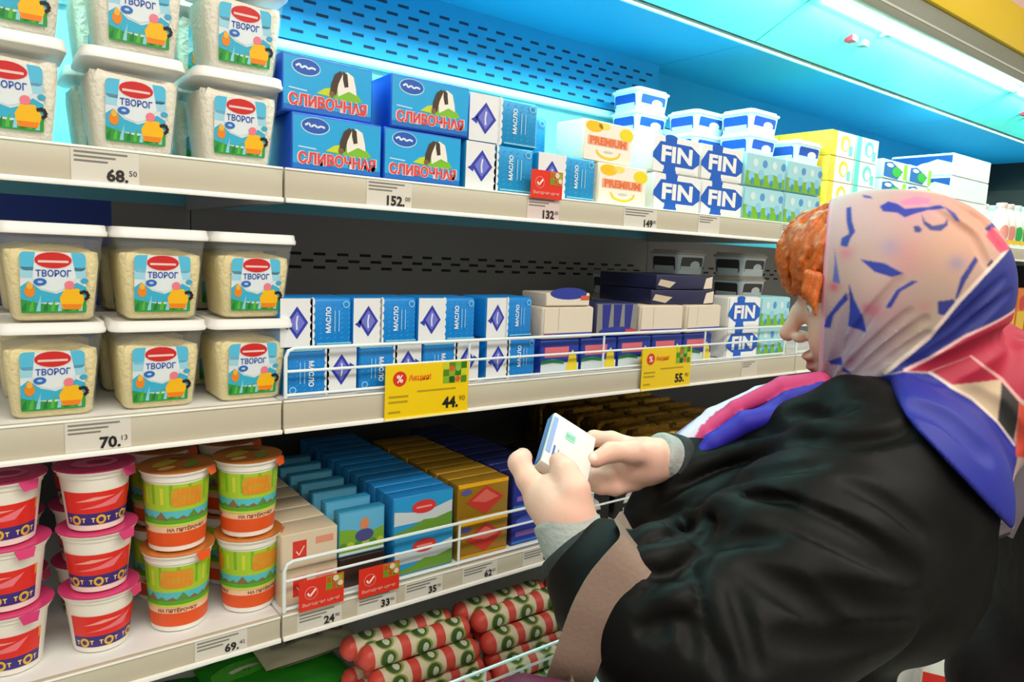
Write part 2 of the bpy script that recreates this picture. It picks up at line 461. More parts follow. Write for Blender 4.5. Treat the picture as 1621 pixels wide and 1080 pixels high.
def red_tag(x, z, label, W=0.068, H=0.046):
    b = MB(); b.box(-W/2, W/2, -0.0008, 0, 0, H, M('#e0311c', 0.35)); a = Art(); wr = M('#fff0ea', 0.4)
    a.ell(-0.016, 0.026, 0.0098, 0.0098, M('#f0968a', 0.4), 1).ell(-0.016, 0.026, 0.0088, 0.0088, M('#e0311c', 0.35), 2)
    a.line([(-0.0215, 0.0265), (-0.018, 0.0215), (-0.0095, 0.031)], 0.0028, wr, 3)
    a.rect(0.006, W/2-0.001, 0.024, H-0.001, M('#a8900f', 0.4), 1)
    for i in range(3):
        for j in range(2): a.rect(0.0075+0.008*i, 0.0135+0.008*i, 0.0255+0.0095*j, 0.0335+0.0095*j, M(['#5f9a22', '#c9501f', '#2f6a1c', '#8fb52a'][(i+j) % 4], 0.4), 2)
    a.ell(0.021, 0.040, 0.0046, 0.0046, M('#f6c9bd', 0.4), 3).ell(0.028, 0.031, 0.0042, 0.0042, M('#f6c9bd', 0.4), 3)
    a.text('Выгодная цена!', -W/2+0.005, 0.006, 0.0062, M('#f6b4a8', 0.4), 2, 0.01, w=W-0.012)
    a.put(b, front(0, -0.0009, 0)); o = b.build('price_tag', label=label, cat='price tag', group='red check mark tags'); o.location = (x, -0.0062, z); return o


red_tag(0.387, 0.9775, 'red check mark tag at the fence end, under the beige butter packs')
red_tag(0.479, 0.9735, 'red check mark tag under the green meadow butter packs')
red_tag(0.772, 1.5935, 'red check mark tag on the top rail before the teal butter pack')


# ------------------------------------------------------------------ curd tubs
def rsq(hw, r, z, n=6, hy=None):
    hy = hy or hw; p = []
    for cx, cy, a0 in ((hw-r, -hy+r, -90), (hw-r, hy-r, 0), (-hw+r, hy-r, 90), (-hw+r, -hy+r, 180)):
        for k in range(n):
            a = math.radians(a0+90*k/(n-1)); p.append((cx+r*math.cos(a), cy+r*math.sin(a), z))
    return p


TB, TT, TH = 0.0415, 0.0505, 0.100         # tub half widths and height of the clear body


def tub_w(z): return TB+(TT-TB)*z/TH


def make_tub(cream, fill=0.0):
    t = thing('curd_tub')
    b = MB(); b.rings([rsq(TB-0.004, 0.010, 0), rsq(TB, 0.012, 0.004), rsq(tub_w(0.09), 0.013, 0.09), rsq(TT+0.001, 0.013, 0.0985)], Mclear('clear_plastic', '#eef3ee', 0.14), True, False)
    b.build('tub_body', t, label='clear plastic tub body')
    m = M(cream, 0.75, bump=0.5, bscale=160, var=0.12)
    b = MB(); R = [rsq(TB-0.006, 0.010, 0.0012), rsq(TB-0.0018, 0.011, 0.005), rsq(tub_w(0.04)-0.0018, 0.011, 0.04), rsq(tub_w(0.066+fill)-0.0018, 0.011, 0.066+fill)]
    rr = random.Random(3)
    top = [(x, y, 0.074+fill+rr.uniform(-0.005, 0.007)) for x, y, z in rsq(tub_w(0.074+fill)-0.003, 0.011, 0.074+fill)]
    R += [top, [(x*0.7, y*0.7, z+rr.uniform(-0.001, 0.006)) for x, y, z in top], [(x*0.3, y*0.3, 0.084+fill) for x, y, z in top]]
    b.rings(R, m); b.build('curd', t, sharp=70, label='crumbly cream coloured curd inside')
    b = MB(); b.rings([rsq(TT+0.003, 0.014, 0.0985), rsq(TT+0.0046, 0.016, 0.0992), rsq(TT+0.0050, 0.016, 0.103), rsq(TT+0.0036, 0.015, 0.1055), rsq(TT+0.0028, 0.014, 0.1112), rsq(TT+0.0014, 0.013, 0.1118), rsq(TT-0.002, 0.012, 0.1118), rsq(TT-0.004, 0.011, 0.1100)], WHITE)
    b.build('lid', t, label='white snap-on lid')
    a = Art(); h = 0.0315
    a.rrect(-h, h, 0.010, 0.079, 0.005, M('#dbe9ec', 0.35), 1)
    a.rrect(-h, h, 0.058, 0.079, 0.005, M('#58c2e6', 0.35), 2); a.rect(-h, h, 0.050, 0.062, M('#9fd8ec', 0.35), 2)
    a.poly([(-0.017, 0.079), (0.017, 0.079), (0.022, 0.05), (0.010, 0.038), (0, 0.034), (-0.012, 0.038), (-0.020, 0.05)], M('#e3eef2', 0.35), 3, True)
    a.poly([(-h, 0.040), (-0.024, 0.046), (-0.012, 0.036), (0.002, 0.032), (0.014, 0.037), (0.022, 0.045), (h, 0.040), (h, 0.022), (-h, 0.022)], M('#39b3d6', 0.35), 2)
    a.poly([(-h, 0.026), (-0.018, 0.022), (0, 0.019), (0.016, 0.022), (h, 0.028), (h, 0.014), (0.031, 0.010), (-0.031, 0.010), (-h, 0.014)], M('#2e9a44', 0.38), 3)
    for k in range(9):
        x = -0.031+0.0068*k; a.poly([(x, 0.012), (x+0.004, 0.012), (x+0.005, 0.023+0.004*(k % 3)), (x+0.001, 0.018)], M(['#1e7d33', '#56b83f', '#8fd0e6'][k % 3], 0.4), 4)
    a.ell(-0.023, 0.035, 0.005, 0.007, M('#ea8a1c', 0.4), 4).ell(-0.023, 0.041, 0.003, 0.004, M('#f2b63a', 0.4), 5)
    # plain yellow jug with a dark handle
    a.poly([(0.008, 0.014), (0.026, 0.014), (0.030, 0.027), (0.024, 0.038), (0.011, 0.038), (0.005, 0.027)], M('#f7bd14', 0.38), 5, True)
    a.poly([(0.009, 0.014), (0.025, 0.014), (0.027, 0.020), (0.007, 0.020)], M('#ee8618', 0.38), 6, True)
    a.line([(0.025, 0.033), (0.031, 0.035), (0.034, 0.029), (0.030, 0.025)], 0.0036, M('#241a14', 0.4), 7)
    a.ell(0.015, 0.042, 0.005, 0.005, M('#ee7f92', 0.4), 6).ell(0.030, 0.047, 0.004, 0.003, M('#3fa8d0', 0.4), 5)
    a.ell(0, 0.070, 0.0185, 0.0098, M('#f3d5d0', 0.35), 4).ell(0, 0.070, 0.0178, 0.0091, M('#d12b2b', 0.35), 5)
    a.rect(-0.0145, 0.0145, 0.0672, 0.0698, M('#f3cfc8', 0.4), 6)
    a.text('ТВОРОГ', 0, 0.0515, 0.0078, M('#2a53b0', 0.4), 6, 0.02, 'C', w=0.034)
    a.ell(-0.013, 0.0455, 0.0062, 0.0042, M('#2c6fc4', 0.4), 6)
    a.ell(-0.013, 0.0455, 0.0026, 0.0014, M('#b8d4f2', 0.4), 7)
    b = MB(); sl = (TT-TB)/TH
    a.put(b, lambda u, v, o: (u, -(tub_w(v))-0.0009-o, v+sl*o*0))
    b.build('label_print', t, label='printed label with red oval and meadow')
    return t


CURD_WHITE = Kind(tag(make_tub('#fdf8e6', 0.010), cat='tub', group='curd tubs on the top shelf'))
CURD_CREAM = Kind(tag(make_tub('#f6e6a8', 0.003), cat='tub', group='curd tubs on the middle shelf'))
TUBSTEP = 0.1124
NM = ['first', 'second', 'third']
for lvl, (kd, xs, yf) in enumerate(((CURD_WHITE, (0.038, 0.160, 0.279), 0.058), (CURD_CREAM, (0.070, 0.1825, 0.295), 0.062))):
    for c, x in enumerate(xs):
        for k in range(2):
            col = ['leftmost column', 'middle column', 'column beside the butter boxes'][c]
            col = [('column at the left edge', 'middle column', 'column beside the blue boxes')[c] if lvl == 0 else ('column at the left edge', 'middle column', 'column beside the blue butter packs')[c]][0]
            st = 'upper' if k else 'lower'
            kd.put((x+(0.006*k if lvl == 0 else 0.004*k), yf, ZD[lvl]+0.0004+k*TUBSTEP), random.uniform(-0.012, 0.012), '%s curd tub in the %s on the %s shelf' % (st, col, LV[lvl]))
            kd.put((x-0.004+0.004*k, yf+0.128, ZD[lvl]+0.0004+k*TUBSTEP), random.uniform(-0.012, 0.012), '%s curd tub hidden behind the front one, %s, %s shelf' % (st, col, LV[lvl]))


# ------------------------------------------------------------------ cups on the lower shelf
def circ(r, z, n=36, e=None):
    return [(r*math.cos(2*math.pi*k/n), r*math.sin(2*math.pi*k/n), z) for k in range(n)]


def make_cup(H, rb, rt, kind):
    t = thing('dessert_cup')
    prof = lambda v: rb+(rt-rb)*v/H
    b = MB(); body = M('#f3efe2' if kind == 'pink' else '#f4f1e8', 0.35)
    b.rings([circ(rb-0.006, 0.0015), circ(rb-0.003, 0), circ(rb, 0.002), circ(prof(0.1*H), 0.1*H), circ(prof(0.86*H), 0.86*H), circ(prof(0.87*H)+0.0016, 0.875*H), circ(prof(0.95*H)+0.0016, 0.95*H), circ(rt+0.004, 0.958*H), circ(rt+0.0045, 0.985*H)], body)
    a = Art(); pi = math.pi

    def cyl(u, v, o):          # u is arc length at the rim, 0 faces -y
        an = u/0.042; R = prof(v)+0.0002+o; return (R*math.sin(an), -R*math.cos(an), v)
    full = pi*0.042
    if kind == 'pink':
        r1 = M('#e32a1e', 0.35); a.rect(-0.052, 0.052, 0.31*H, 0.66*H, r1, 1); a.rect(-0.052, 0.052, 0.12*H, 0.31*H, M('#3b2a7e', 0.4), 1)
        a.poly([(-0.03, 0.38*H), (0.0, 0.46*H), (0.034, 0.60*H), (0.02, 0.42*H)], M('#f07a86', 0.4), 2); a.poly([(-0.034, 0.50*H), (-0.008, 0.58*H), (0.02, 0.57*H), (-0.01, 0.52*H)], M('#f2a39a', 0.4), 2)
        a.rect(0.048, 0.052, 0.5*H, 0.66*H, M('#f2a03a', 0.4), 2)
        for c in (-0.034, 0.0, 0.034): a.text('т', c-0.0105, 0.165*H, 0.075*H, M('#f0d488', 0.4), 2, 0.04, 'C').text('т', c+0.0105, 0.165*H, 0.075*H, M('#f0d488', 0.4), 2, 0.04, 'C'); a.ell(c, 0.205*H, 0.0068, 0.0062, M('#e8b832', 0.4), 3); a.ell(c, 0.205*H, 0.0035, 0.0032, M('#3b2a7e', 0.4), 4)
    else:
        a.rect(-full, full, 0.52*H, 0.845*H, M('#a9cf2f', 0.4), 1)
        for k in range(22): a.rect(-full+k*2*full/22, -full+(k+0.35)*2*full/22, 0.60*H, (0.80+0.04*(k % 2))*H, M('#7fb61f' if k % 2 else '#d3dd3c', 0.4), 2)
        a.rect(-full, full, 0.42*H, 0.52*H, M('#56c2cc', 0.4), 1)
        for k in range(18):
            c = -full+(k+0.5)*2*full/18; a.poly([(c-0.011, 0.40*H), (c+0.011, 0.40*H), (c+0.001, (0.46+0.05*(k % 3 == 0))*H)], M('#5f8f3a' if k % 2 else '#8a6a40', 0.4), 2, True)
        a.rect(-full, full, 0.35*H, 0.41*H, M('#59ac2a', 0.4), 3); a.rect(-full, full, 0.33*H, 0.36*H, M('#cbd94a', 0.4), 4)
        a.rect(-full, full, 0.25*H, 0.33*H, M('#f4cba6', 0.4), 1); a.rect(-full, full, 0.08*H, 0.25*H, M('#e6561a', 0.4), 1)
        for c in (-0.088, 0.0, 0.088):
            o1 = M('#f08a24', 0.4); o2 = M('#d3a02a', 0.4); rq = random.Random(8)
            a.rrect(c-0.022, c+0.022, 0.57*H, 0.80*H, 0.006, o2, 3)
            for line, (v0, v1, x0) in enumerate(((0.695*H, 0.79*H, -0.014), (0.58*H, 0.68*H, -0.021))):
                x = c+x0
                while x < c-x0:
                    a.rect(x, x+0.0016, v0, v1, o1, 4).ell(x+0.003, v0+(v1-v0)*rq.choice((0.25, 0.5, 0.75)), 0.0022, (v1-v0)*0.22, o1, 5); x += 0.0062
            a.text('НА ПЯТЁРОЧКУ', c, 0.262*H, 0.058*H, M('#8a2e12', 0.4), 3, 0.03, 'C', w=0.056)
    a.put(b, cyl, step=0.004)
    b.build('cup_body', t, label='printed plastic cup body')
    lm = M('#e0447e', 0.25, 0.2) if kind == 'pink' else M('#e08a3c', 0.25, 0.35)
    b = MB(); z1 = 0.987*H
    b.rings([circ(rt+0.005, z1), circ(rt+0.0055, z1+0.0008), circ(rt+0.004, z1+0.0012), circ(rt-0.004, z1+0.0006), circ(0.004, z1+0.0007)], lm)
    a = Art()
    if kind != 'pink':
        for cx, cy, rx, ry, h, ro in ((-0.01, 0.01, 0.024, 0.010, '#c5b23c', 0.6), (0.015, -0.012, 0.018, 0.008, '#7a9a3a', 0.9), (-0.018, -0.015, 0.012, 0.007, '#f0c87a', 0.2), (0.012, 0.018, 0.014, 0.006, '#8a5a2c', -0.4)): a.ell(cx, cy, rx, ry, M(h, 0.3), 1, rot=ro)
    else:
        a.ell(0, 0, 0.026, 0.020, M('#f07aa6', 0.3), 1).ell(0.005, 0.0, 0.014, 0.009, M('#b81f54', 0.3), 2)
    a.put(b, lambda u, v, o: (u, v, z1+0.0009+o))
    an = math.radians(-48); cx, cy = (rt+0.006)*math.cos(an), (rt+0.006)*math.sin(an); tx, ty = -math.sin(an)*0.011, math.cos(an)*0.011
    b.add([(cx+tx, cy+ty, z1), (cx-tx, cy-ty, z1), (cx-tx*0.7+math.cos(an)*0.003, cy-ty*0.7+math.sin(an)*0.003, z1-0.010), (cx+tx*0.7+math.cos(an)*0.003, cy+ty*0.7+math.sin(an)*0.003, z1-0.010),
           (cx+tx+0.001, cy+ty, z1+0.0008), (cx-tx+0.001, cy-ty, z1+0.0008), (cx-tx*0.7+math.cos(an)*0.004, cy-ty*0.7+math.sin(an)*0.004, z1-0.010), (cx+tx*0.7+math.cos(an)*0.004, cy+ty*0.7+math.sin(an)*0.004, z1-0.010)],
          [(0, 1, 2, 3), (7, 6, 5, 4), (0, 4, 5, 1), (1, 5, 6, 2), (2, 6, 7, 3), (3, 7, 4, 0)], lm if kind == 'pink' else M('#ea5a1e', 0.3), False)
    b.build('foil_lid', t, label='pink foil lid with pull tab' if kind == 'pink' else 'orange foil lid with pull tab')
    return t


PINK = Kind(tag(make_cup(0.0795, 0.0310, 0.0405, 'pink'), cat='yogurt cup', group='pink lidded yogurt cups'))
ORCUP = Kind(tag(make_cup(0.1115, 0.0350, 0.0415, 'orange'), cat='dessert cup', group='green and orange cups'))
PST = 0.0799; OST = 0.1120
for c, x in enumerate((0.020, 0.115)):
    for row in range(2):
        for k in range(3):
            lab = '%s pink lidded yogurt cup of the %s stack%s' % (['bottom', 'middle', 'top'][k], ['left edge', 'second'][c], '' if row == 0 else ', in the shadowed row behind')
            PINK.put((x+[0.001, 0.0005, -0.001][k], 0.062+row*0.098, ZD[2]+0.0004+k*PST), random.uniform(-0.5, 0.5), lab)
for c, x in enumerate((0.2105, 0.305)):
    for row in range(2):
        for k in range(2):
            lab = '%s green and orange cup %s%s' % (['lower', 'upper'][k], ['next to the pink cups', 'next to the beige packs'][c], '' if row == 0 else ', in the shadowed row behind')
            ORCUP.put((x+[0.0, -0.001][k], 0.066+row*0.10, ZD[2]+0.0004+k*OST), [[-0.25, 0.15], [0.35, 0.05]][c][k], lab)


# ------------------------------------------------------------------ boxed and wrapped packs
def pack(name, w, h, d, base, art=None, bev=0.0025, side=None, rough=0.38, crimp=False, **tags):
    b = MB(); b.box(-w/2, w/2, 0, d, 0, h, base if not isinstance(base, str) else M(base, rough), bev, 2)
    a = Art()
    if art: art(a, w, h)
    a.put(b, front(0, 0, 0))
    if side:
        s = Art(); side(s, d, h); s.put(b, lambda u, v, o: (-w/2-o, d-u, v))
    if crimp:
        for sz in (-1, 1):
            b.add([(-w/2*0.9, -0.001, h*0.08), (w/2*0.9, -0.001, h*0.08), (w/2*0.5, -0.0035, h*0.02), (-w/2*0.5, -0.0035, h*0.02)], [(0, 1, 2, 3)], WHITE, False)
    return b.build(name, sharp=50, **tags)


def art_cow(a, w, h):
    a.rect(-w/2+0.002, w/2-0.002, 0.003, h-0.003, M('#14a6e2', 0.36), 1)
    a.rect(-w/2+0.002, w/2-0.002, 0.003, h*0.13, M('#0c6fc6', 0.36), 2)
    a.ell(-w*0.25, h*0.80, w*0.155, h*0.15, M('#bfe6f6', 0.36), 2).ell(-w*0.25, h*0.805, w*0.145, h*0.135, M('#1c58b8', 0.36), 3)
    a.line([(-w*0.36, h*0.80), (-w*0.32, h*0.84), (-w*0.30, h*0.78), (-w*0.26, h*0.82), (-w*0.23, h*0.78), (-w*0.19, h*0.81), (-w*0.15, h*0.79)], h*0.035, M('#dff0fa', 0.4), 4)
    a.poly([(-w*0.14, h*0.39), (-w*0.05, h*0.50), (w*0.06, h*0.56), (w*0.2, h*0.56), (w*0.33, h*0.48), (w*0.38, h*0.37), (w*0.3, h*0.34), (0, h*0.36)], M('#7cbf2a', 0.4), 2)
    a.poly([(-w*0.14, h*0.39), (-w*0.05, h*0.50), (w*0.02, h*0.53), (w*0.02, h*0.38)], M('#c6d62c', 0.4), 3)
    # plain cow
    a.poly([(w*0.10, h*0.40), (w*0.085, h*0.62), (w*0.12, h*0.80), (w*0.20, h*0.86), (w*0.27, h*0.80), (w*0.30, h*0.60), (w*0.31, h*0.47), (w*0.22, h*0.52)], M('#eeebdf', 0.45), 4)
    a.poly([(w*0.005, h*0.42), (w*0.02, h*0.60), (w*0.06, h*0.78), (w*0.12, h*0.86), (w*0.15, h*0.82), (w*0.10, h*0.62), (w*0.075, h*0.42)], M('#42301c', 0.5), 5)
    a.poly([(w*0.15, h*0.86), (w*0.20, h*0.82), (w*0.215, h*0.60), (w*0.17, h*0.58), (w*0.15, h*0.72)], M('#3a2c1e', 0.5), 5)
    a.ell(w*0.03, h*0.425, w*0.03, h*0.05, M('#7c5a44', 0.5), 6)
    a.line([(-w*0.43, h*0.42), (-w*0.24, h*0.40)], h*0.022, M('#bfe8fa', 0.4), 3)
    a.text('СЛИВОЧНАЯ', 0, h*0.115, h*0.235, M('#e8d6de', 0.4), 4, 0.075, 'C', w=w*0.885).text('СЛИВОЧНАЯ', 0, h*0.125, h*0.215, M('#e0423c', 0.4), 5, 0.04, 'C', w=w*0.86)


COW = Kind(pack('butter_box', 0.132, 0.0755, 0.11, M('#0b4fc4', 0.36), art_cow, 0.002, cat='box', group='blue cow boxes'))
for x, y, z, rz, lb in ((0.411, 0.014, 0, 0.0, 'blue cow box, lower of the pair beside the curd tubs'), (0.400, 0.022, 1, 0.03, 'blue cow box, upper of the pair beside the curd tubs'),
                        (0.547, 0.014, 0, -0.01, 'blue cow box, lower of the pair beside the white and blue butter packs'), (0.556, 0.012, 1, -0.03, 'blue cow box, upper of the pair beside the white and blue butter packs')):
    COW.put((x, y, ZD[0]+0.0004+z*0.0759), rz, lb)


def art_maslo(a, w, h, blue='#0e86d8', pale='#e6ebec'):
    bl = M(blue, 0.36)
    a.rect(-w/2+0.001, -w*0.06, 0.001, h-0.001, M(pale, 0.38), 1)
    for k in range(6): a.ell(-w*0.06, h*(k+0.5)/6, w*0.035, h/12*1.1, M(pale, 0.38), 1, 10)
    dm = M('#2f3cae', 0.38); cx = -w*0.27
    a.poly([(cx-w*0.15, h*0.5), (cx, h*0.17), (cx+w*0.15, h*0.5), (cx, h*0.83)], dm, 2, True)
    a.poly([(cx-w*0.20, h*0.44), (cx-w*0.12, h*0.36), (cx-w*0.10, h*0.54)], dm, 2)
    a.poly([(cx-w*0.105, h*0.5), (cx, h*0.27), (cx+w*0.105, h*0.5), (cx, h*0.73)], M('#6f78cf', 0.38), 3, True)
    a.line([(cx, h*0.36), (cx-w*0.008, h*0.5), (cx+w*0.006, h*0.64)], w*0.022, M('#dfe3fa', 0.4), 4)
    for k in range(9):
        for j in range(5): a.poly([(w*(0.03+0.1*j), h*(0.06+0.1*k)), (w*(0.06+0.1*j), h*(0.10+0.1*k)), (w*(0.075+0.1*j), h*(0.09+0.1*k)), (w*(0.045+0.1*j), h*(0.05+0.1*k))], M('#2c9ce4', 0.38), 2)
    a.text('МАСЛО', w*0.12, h*0.28, h*0.115, M('#eef6fb', 0.38), 4, 0.03, 'L', rot=90)
    for xx in (0.25, 0.31): a.line([(w*xx, h*0.30), (w*xx, h*0.74)], w*0.012, M('#9fd2f2', 0.38), 4)
    a.ell(w*0.41, h*0.86, w*0.05, h*0.075, M('#8ccdf0', 0.38), 4).ell(w*0.41, h*0.86, w*0.034, h*0.05, bl, 5)
    a.line([(w*0.0, h*0.06), (w*0.49, h*0.06)], h*0.03, M('#7fd0ea', 0.38), 4)


MAS = Kind(pack('butter_pack', 0.106, 0.0695, 0.07, M('#0e86d8', 0.36), art_maslo, 0.005, cat='butter pack', group='white and blue butter packs'))
MASB = Kind(pack('butter_pack', 0.136, 0.0745, 0.08, M('#0e8fc8', 0.36), lambda a, w, h: art_maslo(a, w, h, '#0e93cc'), 0.005, cat='butter pack', group='large white and blue butter packs on the top shelf'))
for x, y, z, rz, lb in ((0.688, 0.012, 0, 0.0, 'large butter pack, lower one next to the blue cow boxes'), (0.695, 0.016, 1, -0.02, 'large butter pack, upper one next to the blue cow boxes'),
                        (0.834, 0.014, 0, 0.02, 'large butter pack standing behind the red tag on the top rail'), (0.785, 0.10, 1, 0.0, 'teal butter pack set back above the red tag')):
    MASB.put((x, y, ZD[0]+0.0004+z*0.0749), rz, lb)
b_sup = MASB.put((0.785, 0.10, ZD[0]+0.0004), 0, 'butter pack hidden under the teal one above the red tag')
zl = ZD[1]+0.0004; zu = zl+0.0700
ordn = ['first', 'second', 'third', 'fourth']
for k, (x, y, rz) in enumerate(((0.384, 0.016, 0), (0.491, 0.016, 0.01), (0.599, 0.015, -0.01), (0.728, 0.022, 0.10))):
    MAS.put((x, y, zu), rz, '%s butter pack from the curd tubs in the upper butter row' % ordn[k])
for k, (x, fl) in enumerate(((0.394, 1), (0.503, 1), (0.612, 1), (0.732, 0))):
    lb = '%s butter pack from the curd tubs in the row behind the wire fence' % ordn[k]
    MAS.put((x, 0.018, zl+(0.0695 if fl else 0)), 0, lb, rot=(0, math.pi, 0) if fl else None)


def art_lemon(a, w, h):
    a.rect(-w/2+0.002, w/2-0.002, 0.002, h-0.002, M('#f6f2e2', 0.4), 1)
    a.ell(-w*0.30, h*0.84, w*0.17, h*0.14, M('#f8c81c', 0.4), 2).ell(-w*0.10, h*0.88, w*0.12, h*0.09, M('#fae36a', 0.4), 2).ell(w*0.36, h*0.76, w*0.15, h*0.16, M('#f2de22', 0.4), 2)
    a.rect(-w*0.42, w*0.40, h*0.40, h*0.62, M('#f2b090', 0.4), 3)
    a.text('PREMIUM', -w*0.01, h*0.415, h*0.19, M('#e87a44', 0.4), 4, 0.05, 'C', w=w*0.74)
    for k in range(12):
        t = math.pi+math.pi*k/11; t2 = math.pi+math.pi*(k+1)/11
        if k < 11: a.line([(w*0.24*math.cos(t), h*0.30+h*0.19*math.sin(t)), (w*0.24*math.cos(t2), h*0.30+h*0.19*math.sin(t2))], h*0.06, M('#f4d328', 0.4), 3)
    a.ell(0, h*0.27, w*0.10, h*0.03, M('#d6d2c4', 0.4), 3)


LEM = Kind(pack('butter_pack', 0.128, 0.0725, 0.075, '#f6efd2', art_lemon, 0.004, cat='butter pack', group='yellow lemon packs'))
LEM.put((0.972, 0.014, ZD[0]+0.0004), 0, 'yellow and white lemon butter pack, lower of the two on the top shelf')
LEM.put((0.935, 0.020, ZD[0]+0.0733), 0.03, 'yellow and white lemon butter pack, upper of the two on the top shelf')


def art_fin(a, w, h):
    bl = M('#1560c8', 0.38); wt = M('#f2f6f4', 0.38)
    a.rect(-w/2+0.002, w/2-0.002, 0.002, h-0.002, wt, 1)
    a.poly([(-w*0.5, h*0.50), (-w*0.36, h*0.82), (w*0.30, h*0.82), (w*0.5, h*0.62), (w*0.5, h*0.36), (w*0.36, h*0.2), (-w*0.30, h*0.2), (-w*0.5, h*0.38)], bl, 2)
    a.rect(-w*0.26, -w*0.02, 0.002, h-0.002, bl, 2)
    a.ell(-w*0.14, h*0.05, w*0.14, h*0.10, bl, 3).ell(-w*0.14, h*0.95, w*0.13, h*0.08, bl, 3)
    a.text('FIN', 0.0, h*0.29, h*0.44, wt, 4, 0.04, 'C', w=w*0.66)
    a.poly([(w*0.02, 0.003), (w*0.46, 0.003), (w*0.40, h*0.10), (w*0.08, h*0.12)], M('#e6efe6', 0.38), 3)


FIN = Kind(pack('butter_pack', 0.140, 0.0715, 0.08, '#eef2ee', art_fin, 0.006, cat='butter pack', group='white and blue FIN packs'))
FINS = Kind(pack('butter_pack', 0.118, 0.0695, 0.07, '#eef2ee', art_fin, 0.006, cat='butter pack', group='small white and blue FIN packs'))
for x, z, lb in ((1.126, 0, 'lower FIN pack next to the yellow lemon packs'), (1.122, 1, 'upper FIN pack next to the yellow lemon packs'), (1.270, 0, 'lower FIN pack next to the green meadow packs'), (1.268, 1, 'upper FIN pack next to the green meadow packs')):
    FIN.put((x, 0.014+0.004*z, ZD[0]+0.0004+z*0.0722), 0.0, lb)


def art_green(a, w, h):
    a.rect(-w/2+0.002, w/2-0.002, 0.002, h-0.002, M('#a9e2ea', 0.4), 1)
    a.poly([(-w*0.49, 0.002), (w*0.49, 0.002), (w*0.49, h*0.34), (w*0.2, h*0.44), (-w*0.1, h*0.36), (-w*0.49, h*0.46)], M('#7cbb2a', 0.4), 2)
    for k in range(4):
        c = w*(-0.36+0.24*k); a.ell(c, h*(0.30+0.08*(k % 2)), w*0.075, h*0.15, M('#8fd0ee', 0.4), 3); a.ell(c+w*0.08, h*0.72, w*0.06, h*0.12, M('#5a9ad8' if k % 2 else '#d8f0f2', 0.4), 3); a.ell(c+w*0.03, h*0.16, w*0.04, h*0.1, M('#3a9ac8', 0.4), 4)


GRP = Kind(pack('butter_pack', 0.150, 0.0715, 0.08, '#9fdce6', art_green, 0.005, cat='butter pack', group='aqua and green meadow packs'))
for x, z, lb in ((1.420, 0, 'lower meadow pack next to the FIN packs'), (1.420, 1, 'upper meadow pack next to the FIN packs'), (1.576, 0, "lower meadow pack above the shopper's orange fringe"), (1.576, 1, "upper meadow pack above the shopper's orange fringe")):
    GRP.put((x, 0.014, ZD[0]+0.0004+z*0.0720), 0.0, lb)


# spread tubs with framed windows, stacked in steps towards the back
def spread_tub(w=0.125, d=0.10, h=0.056, frame='#eef8fa', win='#1d4fb4'):
    t = thing('spread_tub'); fr = M(frame, 0.35)
    b = MB()

    def rr(hw, hd, z): return [(x, y+d/2, z) for x, y, z in rsq(hw, 0.012, z, 5, hd)]
    b.rings([rr(w/2-0.008, d/2-0.008, 0), rr(w/2-0.007, d/2-0.007, 0.003), rr(w/2-0.003, d/2-0.003, h*0.8)], M('#dcedf4', 0.35))
    a = Art(); a.rrect(-w*0.36, w*0.36, h*0.12, h*0.70, 0.006, M(win, 0.35), 1); a.ell(w*0.12, h*0.38, w*0.16, h*0.17, M('#e6f2f6', 0.35), 2)
    ins = lambda v: 0.008-(0.005)*(v/(h*0.8))
    a.put(b, lambda u, v, o: (u, ins(v)-o, v))
    s = Art(); s.rrect(d*0.14, d*0.86, h*0.12, h*0.70, 0.006, M(win, 0.35), 1); s.put(b, lambda u, v, o: (-w/2+ins(v)-o, d-u, v))
    b.build('tub_body', t, label='printed tub body')
    b = MB(); b.rings([rr(w/2-0.003, d/2-0.003, h*0.8), rr(w/2, d/2, h*0.8+0.001), rr(w/2, d/2, h*0.90), rr(w/2-0.005, d/2-0.005, h*0.93), rr(w/2-0.006, d/2-0.006, h), rr(w/2-0.012, d/2-0.012, h)], fr)
    b.build('lid', t, label='pale snap-on lid')
    return t


SPT = Kind(tag(spread_tub(), cat='tub', group='stacked spread tubs on the top shelf'))
for c, (x0, y, n, lo, wh) in enumerate(((1.360, 0.36, 6, 3, 'in the rearmost stack by the perforated panel end'), (1.452, 0.245, 5, 2, 'in the second stack from the perforated panel'), (1.530, 0.14, 5, 2, 'in the stack above the FIN packs'), (1.690, 0.11, 4, 2, 'in the stack beside the yellow cartons'))):
    for k in range(n):
        SPT.put((x0+0.0625, y, ZD[0]+0.0004+k*0.0565), 0.0, 'spread tub %s of %d %s' % (['lowest', 'second from bottom', 'third from bottom', 'fourth from bottom', 'fifth from bottom', 'topmost'][k] if k < n-1 else 'topmost', n, wh))


def art_carton(c1):
    def f(a, w, h):
        a.rect(-w/2+0.001, w/2-0.001, 0.001, h-0.001, M('#eef4ea', 0.4), 1)
        a.rect(-w/2+0.001, -w*0.28, 0.001, h-0.001, M(c1, 0.4), 2); a.ell(w*0.08, h*0.55, w*0.20, h*0.32, M(c1, 0.4), 2); a.ell(w*0.10, h*0.5, w*0.12, h*0.22, M('#f6f4ea', 0.4), 3)
        a.rect(w*0.25, w*0.40, h*0.1, h*0.5, M('#7ccfc4', 0.4), 2)
    return f


